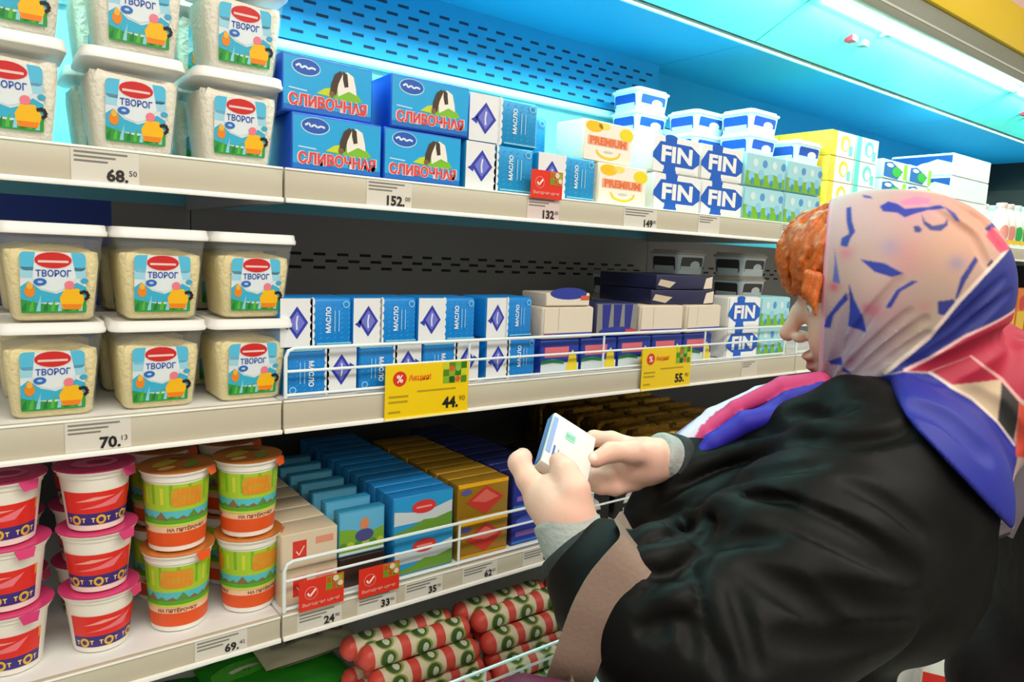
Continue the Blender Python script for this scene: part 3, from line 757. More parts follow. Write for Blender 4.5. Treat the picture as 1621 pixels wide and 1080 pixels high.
for nm, c1, xx, gp in (('yellow', '#efc53a', 1.892, 'yellow sided cartons'), ('aqua', '#6fd2c6', 2.022, 'aqua patterned cartons')):
    K = Kind(pack('carton', 0.122, 0.0665, 0.33, '#eec53c' if nm == 'yellow' else '#cfe9df', art_carton(c1), 0.002, side=lambda s, d, h: [s.rect(d*(0.02+0.25*k), d*(0.02+0.25*k)+0.002, 0.002, h-0.002, M('#c99a1e', 0.45), 1) for k in range(1, 4)] if c1 == '#efc53a' else None, cat='carton', group=gp))
    for k in range(4): K.put((xx, 0.10, ZD[0]+0.0004+0.0669*k), 0, '%s %s carton of four stacked %s' % (['lowest', 'second', 'third', 'topmost'][k], 'yellow sided' if nm == 'yellow' else 'aqua patterned', 'beside the spread tubs' if nm == 'yellow' else 'above the pink kerchief'))


def art_cheese(a, w, h):
    a.rect(-w/2+0.002, w/2-0.002, 0.002, h-0.002, M('#e6f2ee', 0.4), 1)
    a.poly([(-w*0.48, h*0.1), (w*0.1, h*0.05), (w*0.3, h*0.5), (-w*0.2, h*0.9), (-w*0.48, h*0.8)], M('#1b6fb8', 0.4), 2); a.ell(w*0.05, h*0.42, w*0.2, h*0.26, M('#38b83c', 0.4), 3); a.rect(w*0.34, w*0.48, h*0.1, h*0.9, M('#a8d62c', 0.4), 3)
    a.ell(-w*0.25, h*0.7, w*0.14, h*0.1, M('#f2f6f4', 0.4), 4)


CHS = Kind(pack('cheese_pack', 0.155, 0.056, 0.13, '#d8ece8', art_cheese, 0.006, cat='cheese pack', group='green and blue cheese packs'))
for c, x in enumerate((2.20, 2.365)):
    for k in range(4 if c == 0 else 4):
        CHS.put((x, 0.10, ZD[0]+0.0004+k*0.0565), 0.02*(k % 2), 'green and blue cheese pack, %s in the %s stack above the kerchief' % (['lowest', 'second', 'third', 'topmost'][k], ['first', 'second'][c]))


def art_brick(a, w, h):
    a.rect(-w/2+0.002, w/2-0.002, 0.002, h-0.002, M('#f2f4f0', 0.4), 1)


def side_brick(s, d, h):
    s.rect(0.004, d-0.004, 0.004, h-0.004, M('#eef4f2', 0.4), 1); s.poly([(0.004, h*0.9), (d-0.004, h*0.9), (d-0.004, h*0.55), (d*0.75, h*0.75), (d*0.4, h*0.45), (0.004, h*0.55)], M('#1c4f9e', 0.4), 2); s.ell(d*0.62, h*0.38, d*0.2, h*0.24, M('#f4f6f4', 0.4), 3)


BRK = Kind(pack('cheese_brick', 0.30, 0.072, 0.20, '#f0f2ee', art_brick, 0.004, side=side_brick, cat='cheese pack', group='white bricks with blue side prints'))
for k in range(4): BRK.put((2.69, 0.08, ZD[0]+0.0004+0.0724*k), 0.0, '%s white cheese brick with blue side print, stacked behind the kerchief' % ['lowest', 'second', 'third', 'topmost'][k])


def bottle(cap, body, patch):
    t = thing('yogurt_bottle'); b = MB(); prof = [(0.0, 0.026), (0.003, 0.029), (0.075, 0.030), (0.10, 0.027), (0.125, 0.018), (0.135, 0.0155), (0.140, 0.0155)]
    b.rings([circ(r, z, 20) for z, r in prof], M(body, 0.35)); a = Art()
    cyl = lambda u, v, o: ((0.0305+o)*math.sin(u/0.03-0.6), -(0.0305+o)*math.cos(u/0.03-0.6), v)
    a.rect(-0.035, 0.035, 0.015, 0.080, M('#f4efe2', 0.4), 1); a.ell(0.0, 0.052, 0.017, 0.026, M(patch, 0.4), 2); a.rect(-0.02, 0.02, 0.015, 0.028, M('#f2c22c', 0.4), 3)
    a.put(b, cyl, step=0.005); b.build('bottle_body', t)
    b = MB(); b.rings([circ(0.0165, 0.138, 20), circ(0.0175, 0.140, 20), circ(0.0175, 0.153, 20), circ(0.0155, 0.155, 20)], M(cap, 0.35)); b.build('cap', t)
    return t


B1 = Kind(tag(bottle('#dff0ea', '#eef2e6', '#2fa84a'), cat='bottle', group='drinking yogurt bottles with green leaf labels'))
B2 = Kind(tag(bottle('#f0c8c4', '#f2e6dc', '#e58a7c'), cat='bottle', group='drinking yogurt bottles with pink labels'))
for k, (x, y, wch) in enumerate(((2.895, 0.05, 1), (2.96, 0.05, 1), (3.03, 0.05, 0), (3.10, 0.05, 0), (3.17, 0.05, 0), (3.24, 0.05, 1), (3.31, 0.05, 0), (3.38, 0.05, 0), (2.93, 0.12, 1), (3.0, 0.12, 0), (3.07, 0.12, 0), (3.14, 0.12, 1))):
    (B2 if wch else B1).put((x, y, ZD[0]+0.0004), 0.0, '%s drinking yogurt bottle, number %s from the white bricks in the %s row' % ('pink label' if wch else 'green leaf', ['one', 'two', 'three', 'four', 'five', 'six', 'seven', 'eight', 'one', 'two', 'three', 'four'][k], 'front' if k < 8 else 'back'))


# ---- mixed packs on the middle shelf beyond the butter
def art_party(a, w, h):
    a.rect(-w/2+0.002, w/2-0.002, 0.002, h-0.002, M('#2440a8', 0.4), 1)
    a.rect(-w*0.40, w*0.22, h*0.50, h*0.80, M('#e0707a', 0.4), 2); a.poly([(-w*0.49, 0.002), (w*0.49, 0.002), (w*0.49, h*0.30), (w*0.1, h*0.34), (-w*0.2, h*0.44), (-w*0.49, h*0.36)], M('#d6e6ea', 0.4), 2)
    a.poly([(-w*0.49, h*0.30), (-w*0.2, h*0.34), (w*0.1, h*0.28), (w*0.1, h*0.38), (-w*0.2, h*0.46), (-w*0.49, h*0.40)], M('#2f9a62', 0.4), 3); a.poly([(w*0.16, h*0.08), (w*0.46, h*0.08), (w*0.42, h*0.52), (w*0.32, h*0.70), (w*0.22, h*0.52)], M('#f0dc30', 0.4), 4)


PTY = Kind(pack('butter_pack', 0.092, 0.062, 0.07, '#2440a8', art_party, 0.003, cat='butter pack', group='blue packs with yellow corners behind the fence'))
for k in range(5): PTY.put((0.845+0.0975*k, 0.02, zl), 0, '%s blue pack with yellow corner from the butter, behind the middle fence' % ['first', 'second', 'third', 'fourth', 'fifth'][k])


def art_cream(a, w, h):
    a.rect(-w/2+0.004, w/2-0.004, 0.003, h-0.003, M('#e2d8c4', 0.55), 1); a.rect(-w/2+0.004, w/2-0.004, h*0.10, h*0.20, M('#4a4fb0', 0.5), 2); a.rect(-w*0.48, -w*0.25, h*0.10, h*0.17, M('#c0504a', 0.5), 3); a.line([(-w*0.2, h*0.28), (-w*0.2, h*0.95)], w*0.012, M('#c6b796', 0.6), 2)


CRM = Kind(pack('wrapped_butter', 0.125, 0.060, 0.07, M('#ddd2bc', 0.6, bump=0.3, bscale=40), art_cream, 0.006, cat='butter pack', group='cream paper wrapped butter'))
zq = zl+0.0626
CRM.put((0.862, 0.02, zq), 0.0, 'cream paper wrapped butter under the blue and white cap pack')
CRM.put((1.115, 0.02, zq), -0.05, 'cream paper wrapped butter beside the dark blue pack')
CRM.put((1.250, 0.02, zq), 0.06, 'cream paper wrapped butter next to the FIN pack on the middle shelf')


def art_darkm(a, w, h):
    a.rect(-w/2+0.003, w/2-0.003, 0.003, h-0.003, M('#8a8a86', 0.4), 1)
    for k in range(3): a.poly([(w*(-0.34+0.26*k), h*0.25), (w*(-0.20+0.26*k), h*0.25), (w*(-0.16+0.26*k), h*0.95), (w*(-0.36+0.26*k), h*0.95)], M('#26308a', 0.4), 2, True)
    a.ell(0, h*0.16, w*0.42, h*0.14, M('#2a3a96', 0.4), 3); a.rect(w*0.2, w*0.46, h*0.1, h*0.22, M('#c8484a', 0.4), 4)


DRK = Kind(pack('butter_pack', 0.115, 0.066, 0.07, '#2a2f5a', art_darkm, 0.004, cat='butter pack'))
DRK.put((0.988, 0.022, zq), 0.0, 'dark blue butter pack with tall blue letters between cream wrapped butters')


def art_cap(a, w, h):
    a.rect(-w/2+0.002, w/2-0.002, 0.002, h-0.002, M('#e6ddca', 0.45), 1); a.ell(0, h*0.95, w*0.42, h*0.45, M('#2c3c9c', 0.4), 2); a.rect(w*0.28, w*0.48, h*0.45, h*0.8, M('#d0603a', 0.4), 3)


CAP = Kind(pack('butter_pack', 0.105, 0.024, 0.07, '#d8cfbe', art_cap, 0.002, cat='butter pack'))
CAP.put((0.858, 0.02, zq+0.0604), 0.0, 'flat blue and white pack lying on the first cream wrapped butter')
DBX = Kind(pack('butter_pack', 0.19, 0.030, 0.16, '#23264a', lambda a, w, h: (a.poly([(w*0.32, h*0.05), (w*0.48, h*0.1), (w*0.48, h*0.95), (w*0.36, h*0.8)], M('#e8dcc6', 0.45), 1), a.poly([(-w*0.48, h*0.3), (-w*0.28, h*0.1), (-w*0.18, h*0.5), (-w*0.44, h*0.7)], M('#cdbfa6', 0.45), 1)), 0.002, cat='butter pack', group='flat dark packs with pale ends'))
DBX.put((1.19, 0.03, zq+0.0606), -0.06, 'flat dark blue pack with pale ends lying on cream wrapped butters')
DBX.put((1.20, 0.035, zq+0.0914), 0.03, 'topmost flat dark pack with pale ends on the middle shelf')
FINS.put((1.393, 0.02, zl), 0, 'lower FIN pack behind the fence on the middle shelf')
FINS.put((1.393, 0.02, zl+0.0700), 0, "upper FIN pack on the middle shelf near the shopper's eye")
GRS = Kind(pack('butter_pack', 0.118, 0.0695, 0.07, '#9fdce6', art_green, 0.005, cat='butter pack', group='small meadow packs on the middle shelf'))
GRS.put((1.515, 0.02, zl), 0, "lower small meadow pack behind the fence near the shopper's nose")
GRS.put((1.515, 0.02, zl+0.0700), 0, "upper small meadow pack near the shopper's eye")
DTB = Kind(tag(spread_tub(0.115, 0.10, 0.060, '#b9b3a6', '#3c3a3a'), cat='tub', group='grey spread tubs at the back of the middle shelf'))
for c, (x, y) in enumerate(((1.45, 0.22), (1.63, 0.16), (1.36, 0.34))):
    for k in range(4 if c < 2 else 3): DTB.put((x, y, zl+0.0605*k), 0, 'grey spread tub, %s in the %s stack at the back of the middle shelf' % (['lowest', 'second', 'third', 'topmost'][k], ['nearer', 'fringe side', 'rear'][c]))


# ---- rows of chocolate butters on the lower shelf
def art_tan(a, w, h):
    a.rect(-w/2+0.002, w/2-0.002, 0.002, h-0.002, M('#dccdb2', 0.45), 1); a.rect(-w*0.30, -w*0.06, h*0.22, h*0.78, M('#d8392e', 0.4), 2); a.line([(-w*0.24, h*0.5), (-w*0.19, h*0.38), (-w*0.10, h*0.62)], w*0.02, M('#f0d8c8', 0.4), 3)
    a.rect(w*0.10, w*0.42, h*0.60, h*0.80, M('#e0967c', 0.45), 2)


def art_farm(a, w, h):
    a.rect(-w/2+0.002, w/2-0.002, 0.002, h-0.002, M('#63b7de', 0.4), 1)
    a.poly([(-w*0.48, 0.003), (w*0.48, 0.003), (w*0.48, h*0.55), (w*0.1, h*0.45), (-w*0.2, h*0.58), (-w*0.48, h*0.62)], M('#7cae34', 0.4), 2); a.rect(-w*0.48, w*0.48, 0.003, h*0.10, M('#d6e8ea', 0.4), 3)
    a.ell(w*0.05, h*0.42, w*0.20, h*0.14, M('#4a4f8c', 0.4), 4).ell(w*0.05, h*0.68, w*0.10, h*0.13, M('#d98a5e', 0.45), 4).rect(-w*0.02, w*0.12, h*0.52, h*0.60, M('#d98a5e', 0.45), 3)
    for k in range(6): a.ell(w*(-0.4+0.16*k), h*0.25, w*0.07, h*0.07, M('#b6c940' if k % 2 else '#578f2a', 0.4), 3)


def art_meadow(a, w, h):
    a.rect(-w/2+0.002, w/2-0.002, 0.002, h-0.002, M('#2b9cd8', 0.4), 1)
    a.poly([(-w*0.48, h*0.66), (0, h*0.52), (w*0.48, h*0.72), (w*0.48, h*0.3), (-w*0.48, h*0.3)], M('#cdd9dc', 0.4), 2)
    a.poly([(-w*0.48, 0.003), (w*0.48, 0.003), (w*0.48, h*0.42), (w*0.2, h*0.32), (0, h*0.34), (-w*0.2, h*0.2), (-w*0.48, h*0.12)], M('#6a9a34', 0.4), 3)
    a.ell(0.0, h*0.68, w*0.20, h*0.17, M('#d93a3a', 0.4), 4).rect(-w*0.13, w*0.13, h*0.65, h*0.70, M('#ee9a8e', 0.4), 5)


def art_gold(a, w, h):
    g2 = M('#e0a81c', 0.3, 0.3); a.rect(-w/2+0.001, w/2-0.001, h-0.007, h-0.001, M('#f2b418', 0.3), 2)
    a.poly([(-w*0.34, h*0.5), (w*0.04, h*0.1), (w*0.40, h*0.5), (w*0.04, h*0.88)], M('#c9382c', 0.4), 2, True); a.poly([(-w*0.24, h*0.52), (w*0.04, h*0.42), (w*0.30, h*0.52), (w*0.04, h*0.78)], M('#e06a5c', 0.4), 3, True)
    a.ell(-w*0.34, h*0.78, w*0.1, h*0.08, M('#5a5aa0', 0.4), 3).rect(-w*0.49, w*0.49, 0.002, 0.006, g2, 2)


def art_violet(a, w, h):
    a.rect(-w/2+0.002, w/2-0.002, 0.002, h-0.002, M('#20309c', 0.38), 1); a.ell(-w*0.15, h*0.68, w*0.25, h*0.14, M('#4a66d8', 0.4), 2); a.rect(-w*0.4, w*0.48, h*0.24, h*0.38, M('#8a6ab8', 0.4), 2)
    a.ell(w*0.32, h*0.52, w*0.14, h*0.12, M('#4f8a3a', 0.4), 3).rect(-w*0.48, w*0.48, 0.003, h*0.12, M('#2f76c8', 0.4), 2); a.text('М', w*0.34, h*0.66, h*0.2, WHITE, 3, 0.03, 'C')


def art_crest(a, w, h):
    wt = M('#d8d6ce', 0.45); a.rect(-w/2+0.002, w/2-0.002, 0.002, h-0.002, M('#17120f', 0.4), 1)
    a.poly([(-w*0.24, h*0.42), (w*0.24, h*0.42), (w*0.16, h*0.66), (0, h*0.82), (-w*0.16, h*0.66)], wt, 2, True).poly([(-w*0.07, h*0.46), (w*0.07, h*0.46), (0, h*0.66)], M('#17120f', 0.4), 3, True)
    a.text('LAND', 0, h*0.13, h*0.17, wt, 2, 0.02, 'C')


z3 = ZD[2]+0.0004
rows = [
    ('beige', 0.380, 0.086, 0.054, 0.052, 7, 2, '#d3c3a6', art_tan, 'beige butter pack with red square', 0.022, 0.0),
    ('meadow', 0.572, 0.112, 0.0655, 0.034, 12, 2, '#1a7fc4', art_meadow, 'blue meadow butter pack with red oval', 0.022, 0.0),
    ('gold', 0.690, 0.106, 0.0665, 0.036, 9, 2, M('#a8801f', 0.34, 0.25), art_gold, 'gold butter pack with red diamond', 0.022, 0.0),
    ('violet', 0.803, 0.100, 0.0655, 0.038, 10, 2, '#1c2560', art_violet, 'violet blue butter pack', 0.024, 0.0),
    ('black', 0.953, 0.092, 0.070, 0.040, 9, 1, '#17130f', art_crest, 'black butter pack with pale crest', 0.022, 0.0),
    ('brown', 1.060, 0.092, 0.070, 0.040, 9, 1, '#1c1712', art_crest, 'brown black butter pack with pale crest', 0.022, 0.0),
]
for nm, x, w, h, d, n, lev, base, art, lab, y0, dz in rows:
    K = Kind(pack('butter_pack', w, h, d-0.0015, base, art, 0.0018, cat='butter pack', group=lab.split(' with')[0] + ' row on the lower shelf'))
    for k in range(n):
        for l in range(lev):
            if l == 0 and lev == 2 and k > 0 and k < n-1 and False: continue
            jx = random.uniform(-0.0015, 0.0015)
            where = 'front' if k == 0 else ['', 'second', 'third', 'fourth', 'fifth', 'sixth', 'seventh', 'eighth', 'ninth', 'tenth', 'eleventh', 'twelfth'][k] + ' from the front'
            K.put((x+jx, y0+k*d, z3+l*(h+0.0004)), 0, '%s, %s%s' % (lab, ('upper layer, ' if l else 'lower layer, ') if lev == 2 else 'single layer, ', where))
KD = Kind(pack('butter_pack', 0.076, 0.048, 0.050, '#3a2a24', None, 0.002, cat='butter pack', group='dark brown packs under the farm butters'))
KF = Kind(pack('butter_pack', 0.078, 0.072, 0.019, '#2f8fb8', art_farm, 0.0015, cat='butter pack', group='blue and green farm butters'))
for k in range(7):
    KD.put((0.468, 0.030+0.0515*k, z3), 0, 'dark brown butter pack under the farm butters, %s' % ['front', 'second', 'third', 'fourth', 'fifth', 'sixth', 'seventh'][k])
    KF.put((0.468, 0.034+0.0515*k, z3+0.0486-0.0006*0), 0, 'blue and green farm butter pack, %s of the row between beige and meadow packs' % ['front', 'second', 'third', 'fourth', 'fifth', 'sixth', 'seventh'][k])


# gold foil bricks at the back of the lower shelf
def foil_brick():
    b = MB(); m = M('#9a7420', 0.25, 0.85, bump=0.9, bscale=35); bm = bmesh.new(); bmesh.ops.create_cube(bm, size=1); bmesh.ops.subdivide_edges(bm, edges=bm.edges[:], cuts=7, use_grid_fill=True)
    rr = random.Random(5)
    for q in bm.verts:
        x, y, z = q.co; px = 1-0.10*(2*z)**4; q.co = Vector((x*0.115*(1-0.06*(2*y)**2*(abs(z) > .4))+rr.uniform(-1, 1)*0.0012, y*0.06*px+rr.uniform(-1, 1)*0.0015+0.032, (z+0.5)*0.150+rr.uniform(-1, 1)*0.0012))
    zmin = min(q.co.z for q in bm.verts)
    for q in bm.verts: q.co.z -= zmin
    bm.verts.index_update(); b.add([q.co for q in bm.verts], [[q.index for q in f.verts] for f in bm.faces], m); bm.free()
    b.add([(-0.05, 0.030, 0.147), (0.05, 0.030, 0.147), (0.048, 0.034, 0.160), (-0.048, 0.034, 0.160)], [(0, 1, 2, 3), (3, 2, 1, 0)], m)
    return b.build('coffee_brick', sharp=0, cat='foil pack', group='gold foil bricks on the lower shelf')


FB = Kind(foil_brick())
for c, x in enumerate((1.185, 1.31, 1.435)):
    for k in range(6): FB.put((x, 0.05+0.07*k, z3), random.uniform(-0.04, 0.04), 'gold foil brick, %s from the front in the %s column' % (['first', 'second', 'third', 'fourth', 'fifth', 'sixth'][k], ['inner', 'middle', 'outer'][c]))


# ---- paper rolls on the bottom deck
def paper_roll(L=0.205, r=0.0192):
    t = MB(); cream = M('#d9cdae', 0.5, bump=0.25, bscale=60); red = M('#d24a3c', 0.45, bump=0.2, bscale=60)
    R = []; kinds = []; n = 24
    xs = [0, 0.004, 0.010, 0.016]; rad = [0.25, 0.62, 0.93, 1.0]
    prof = [(x, r*q, 'r') for x, q in zip(xs, rad)]
    x = 0.020; seq = ['c', 'r']; rr = random.Random(2)
    while x < L-0.022:
        prof += [(x, r*(1+rr.uniform(-0.03, 0.02)), 'c')]; x2 = min(x+0.047, L-0.02); prof += [(x2, r*(1+rr.uniform(-0.03, 0.02)), 'r')]; x = x2+0.017
    prof += [(L-0.016, r, 'r'), (L-0.010, r*0.93, 'r'), (L-0.004, r*0.62, 'r'), (L, r*0.25, 'r')]
    prof.sort(key=lambda q: q[0])
    for px, pr, _ in prof: R.append([(px-L/2, -pr*math.cos(2*math.pi*k/n), pr*math.sin(2*math.pi*k/n)+r) for k in range(n)])
    t.rings(R, cream, mfun=lambda i: red if prof[i][2] == 'r' else cream)
    a = Art(); dg = M('#3c5a22', 0.5); lg = M('#93a04a', 0.5); pl = M('#c9d0b6', 0.5)
    x = 0.020
    while x < L-0.03:
        cx = x+0.0235-L/2
        for an in (-1.5, 0.0, 1.5, 3.0):
            cy = an*r; a.ell(cx, cy, 0.0155, 0.0145, lg, 1).ell(cx-0.001, cy, 0.0125, 0.0125, dg, 2).ell(cx+0.002, cy-0.001, 0.0055, 0.0075, pl, 3)
        x += 0.064
    swap = Art(); swap.items = [([(q[1], q[0]) for q in pts], m, l) for pts, m, l in a.items]
    swap.put(t, lambda v, u, o: (u, -(r*1.012+o)*math.cos(v/r), (r*1.012+o)*math.sin(v/r)+r), step=0.003, flip=True)
    return t.build('paper_roll', sharp=60, cat='wrapped roll', group='red and green paper wrapped rolls on the bottom deck')


PR = Kind(paper_roll())
lay = [(0, -0.066, 0), (0, -0.025, .01), (0, 0.016, 0), (0, 0.057, 0), (1, -0.0455, .008), (1, -0.0045, .02), (1, 0.0365, 0), (2, -0.006, 0.0), (2, 0.035, .012), (3, 0.030, 0.0), (3, 0.0715, -0.012)]
lay = [(0, -0.064, 0), (0, -0.0245, .01), (0, 0.015, 0), (0, 0.0545, 0), (0, 0.094, 0), (1, -0.0443, .008), (1, -0.0048, .02), (1, 0.0348, 0), (1, 0.0743, 0), (2, -0.0050, 0.0), (2, 0.0345, .012), (2, 0.074, 0.012), (3, 0.0150, 0.0), (3, 0.0545, -0.012)]
for s in range(4):
    for k, (l, y, dx) in enumerate(lay):
        PR.put((0.560+0.212*s+dx+(0.008 if l == 2 else 0), y, 0.7364+0.0342*l), random.uniform(-0.02, 0.02) if l == 3 else 0, 'paper roll, layer %s up, row %s from the fence, place %s from green bags' % (['one', 'two', 'three', 'four'][l], ['one', 'two', 'three', 'four', 'five'][[q for q in lay if q[0] == l].index((l, y, dx))], ['one', 'two', 'three', 'four'][s]), rot=(random.choice([0, 0.4, -0.4]), 0, random.uniform(-0.015, 0.015)) if False else None)


# ---- green bags and the beige pouch on the bottom deck
def pillow(name, w, d, h, m, art=None, **tags):
    b = MB(); nu, nv = 22, 16; rr = random.Random(len(name))
    top = []; bot = []
    for j in range(nv+1):
        for i in range(nu+1):
            u, v = 2*i/nu-1, 2*j/nv-1; k = max(0, (1-abs(u)**3.0))*max(0, (1-abs(v)**2.6)); e = k**0.55
            wv = 0.0025*math.sin(9*u+3*v)*math.sin(7*v)*e
            top.append((u*w/2, v*d/2*(1-0.05*abs(u)), h*0.5+h*0.5*e+wv+0.0008)); bot.append((u*w/2, v*d/2*(1-0.05*abs(u)), h*0.5-h*0.5*e-0.0008))
    N = (nu+1)*(nv+1); fs = []
    for j in range(nv):
        for i in range(nu):
            a = j*(nu+1)+i; fs.append((a, a+1, a+nu+2, a+nu+1))
    b.add(top, fs, m); b.add(bot, [q[::-1] for q in fs], m)
    if art:
        a = Art(); art(a)
        # nu x nv slices follow the pillow
        def hz(u, v):
            uu, vv = min(1, abs(2*u/w)), min(1, abs(2*v/d)); e = (max(0, 1-uu**3)*max(0, 1-vv**2.6))**0.55
            return h*0.5+h*0.5*e+0.0025*math.sin(9*2*u/w+3*2*v/d)*math.sin(7*2*v/d)*e
        a.put(b, lambda u, v, o: (u, v, hz(u, v)+0.0022+o), step=0.008)
    return b.build(name, sharp=0, **tags)


def art_bag(a):
    wt = M('#cfd6c0', 0.4); dk = M('#1c4a16', 0.4)
    a.rrect(-0.10, 0.02, -0.015, 0.03, 0.006, M('#57b83c', 0.35), 1)
    a.ell(0.06, 0.0, 0.03, 0.024, wt, 1).rect(0.045, 0.075, -0.006, 0.006, dk, 2).rect(-0.09, 0.0, 0.002, 0.010, wt, 2)


g1 = pillow('green_bag', 0.22, 0.18, 0.048, M('#2a9a22', 0.25, bump=0.15, bscale=14), art_bag, label='green plastic bag on the bottom deck under the cups', cat='bag'); g1.location = (0.392, 0.205, 0.7370); g1.rotation_euler = (0, 0, 0.05)
g2 = pillow('green_bag', 0.22, 0.17, 0.05, M('#237f1e', 0.25, bump=0.15, bscale=14), art_bag, label='darker green plastic bag at the bottom edge, beside the price label reading 69', cat='bag'); g2.location = (0.165, 0.19, 0.7370); g2.rotation_euler = (0, 0, -0.05)


def art_pouch(a):
    dk = M('#4a4a3e', 0.5); a.rrect(-0.065, 0.030, -0.012, 0.014, 0.004, M('#8a8872', 0.5), 1)
    for k in range(4): a.rect(-0.060+0.022*k, -0.044+0.022*k, -0.007, 0.009, dk, 2)
    a.ell(0.054, 0.0, 0.016, 0.014, M('#6a6a58', 0.5), 1).ell(0.054, 0.0, 0.010, 0.009, M('#a4a28c', 0.5), 2)


g3 = pillow('paper_pouch', 0.17, 0.09, 0.026, M('#b5b196', 0.5, bump=0.2, bscale=20), art_pouch, label='beige pouch with dark lettering lying on the green bag', cat='pouch'); g3.location = (0.445, 0.205, 0.7880); g3.rotation_euler = (0.06, 0, 0.04)

# ---- cartons and bottles beyond the shopper
def gable():
    b = MB(); m = M('#ecebe4', 0.4); w, d, h = 0.07, 0.07, 0.20
    b.add([(-w/2, -d/2, 0), (w/2, -d/2, 0), (w/2, d/2, 0), (-w/2, d/2, 0), (-w/2, -d/2, h), (w/2, -d/2, h), (w/2, d/2, h), (-w/2, d/2, h), (-w/2, -0.002, h+0.055), (w/2, -0.002, h+0.055), (w/2, 0.002, h+0.055), (-w/2, 0.002, h+0.055), (-w/2, -0.002, h+0.075), (w/2, -0.002, h+0.075), (w/2, 0.002, h+0.075), (-w/2, 0.002, h+0.075)],
          [(3, 2, 1, 0), (0, 1, 5, 4), (1, 2, 6, 5), (2, 3, 7, 6), (3, 0, 4, 7), (4, 5, 9, 8), (6, 7, 11, 10), (5, 6, 10, 9), (7, 4, 8, 11), (8, 9, 13, 12), (10, 11, 15, 14), (9, 10, 14, 13), (11, 8, 12, 15), (12, 13, 14, 15)], m, False)
    a = Art(); a.rect(-w/2+0.001, w/2-0.001, 0.15, 0.198, RED, 1); a.rect(-w/2+0.001, w/2-0.001, 0.02, 0.10, RED, 1); a.put(b, front(0, -d/2, 0)); a.put(b, lambda u, v, o: (-w/2-o, -u, v))
    return b.build('milk_carton', sharp=20, cat='milk carton')


gp_ = at(1474, 1012, 1.98); gz = gp_[2]-0.275
b = MB(); b.box(-0.12, 0.12, -0.08, 0.08, 0.0, gz-0.0006, M('#26282b', 0.6), 0.006); b.box(-0.10, 0.10, -0.0808, 0.0808, 0.03, gz-0.04, M('#17181a', 0.7)); cr = b.build('crate', label="low dark crate on the floor carrying the red and white milk carton", cat='crate'); cr.location = (gp_[0], gp_[1]-0.062, 0.0004); cr.rotation_euler = (0, 0, 0.04)
gc = gable(); gc.location = (gp_[0], gp_[1]-0.02, gz+0.0004); gc.rotation_euler = (0, 0, 0.5); gc['label'] = "red and white milk carton seen in the gap behind the shopper's coat hem"
JC = Kind(pack('juice_carton', 0.09, 0.17, 0.07, '#e07a1c', lambda a, w, h: (a.rect(-w*0.45, w*0.45, h*0.1, h*0.5, M('#f4c830', 0.4), 1), a.ell(0, h*0.68, w*0.3, h*0.16, M('#d8321e', 0.4), 2)), 0.002, cat='juice carton', group='orange juice cartons beyond the shopper'))
for l, zz in enumerate((ZD[1], ZD[2])):
    for k in range(8): JC.put((3.02+0.1*k, 0.02, zz+0.0004), 0, 'orange carton, %s along the far end of the %s shelf' % (['first', 'second', 'third', 'fourth', 'fifth', 'sixth', 'seventh', 'eighth'][k], LV[l+1]))


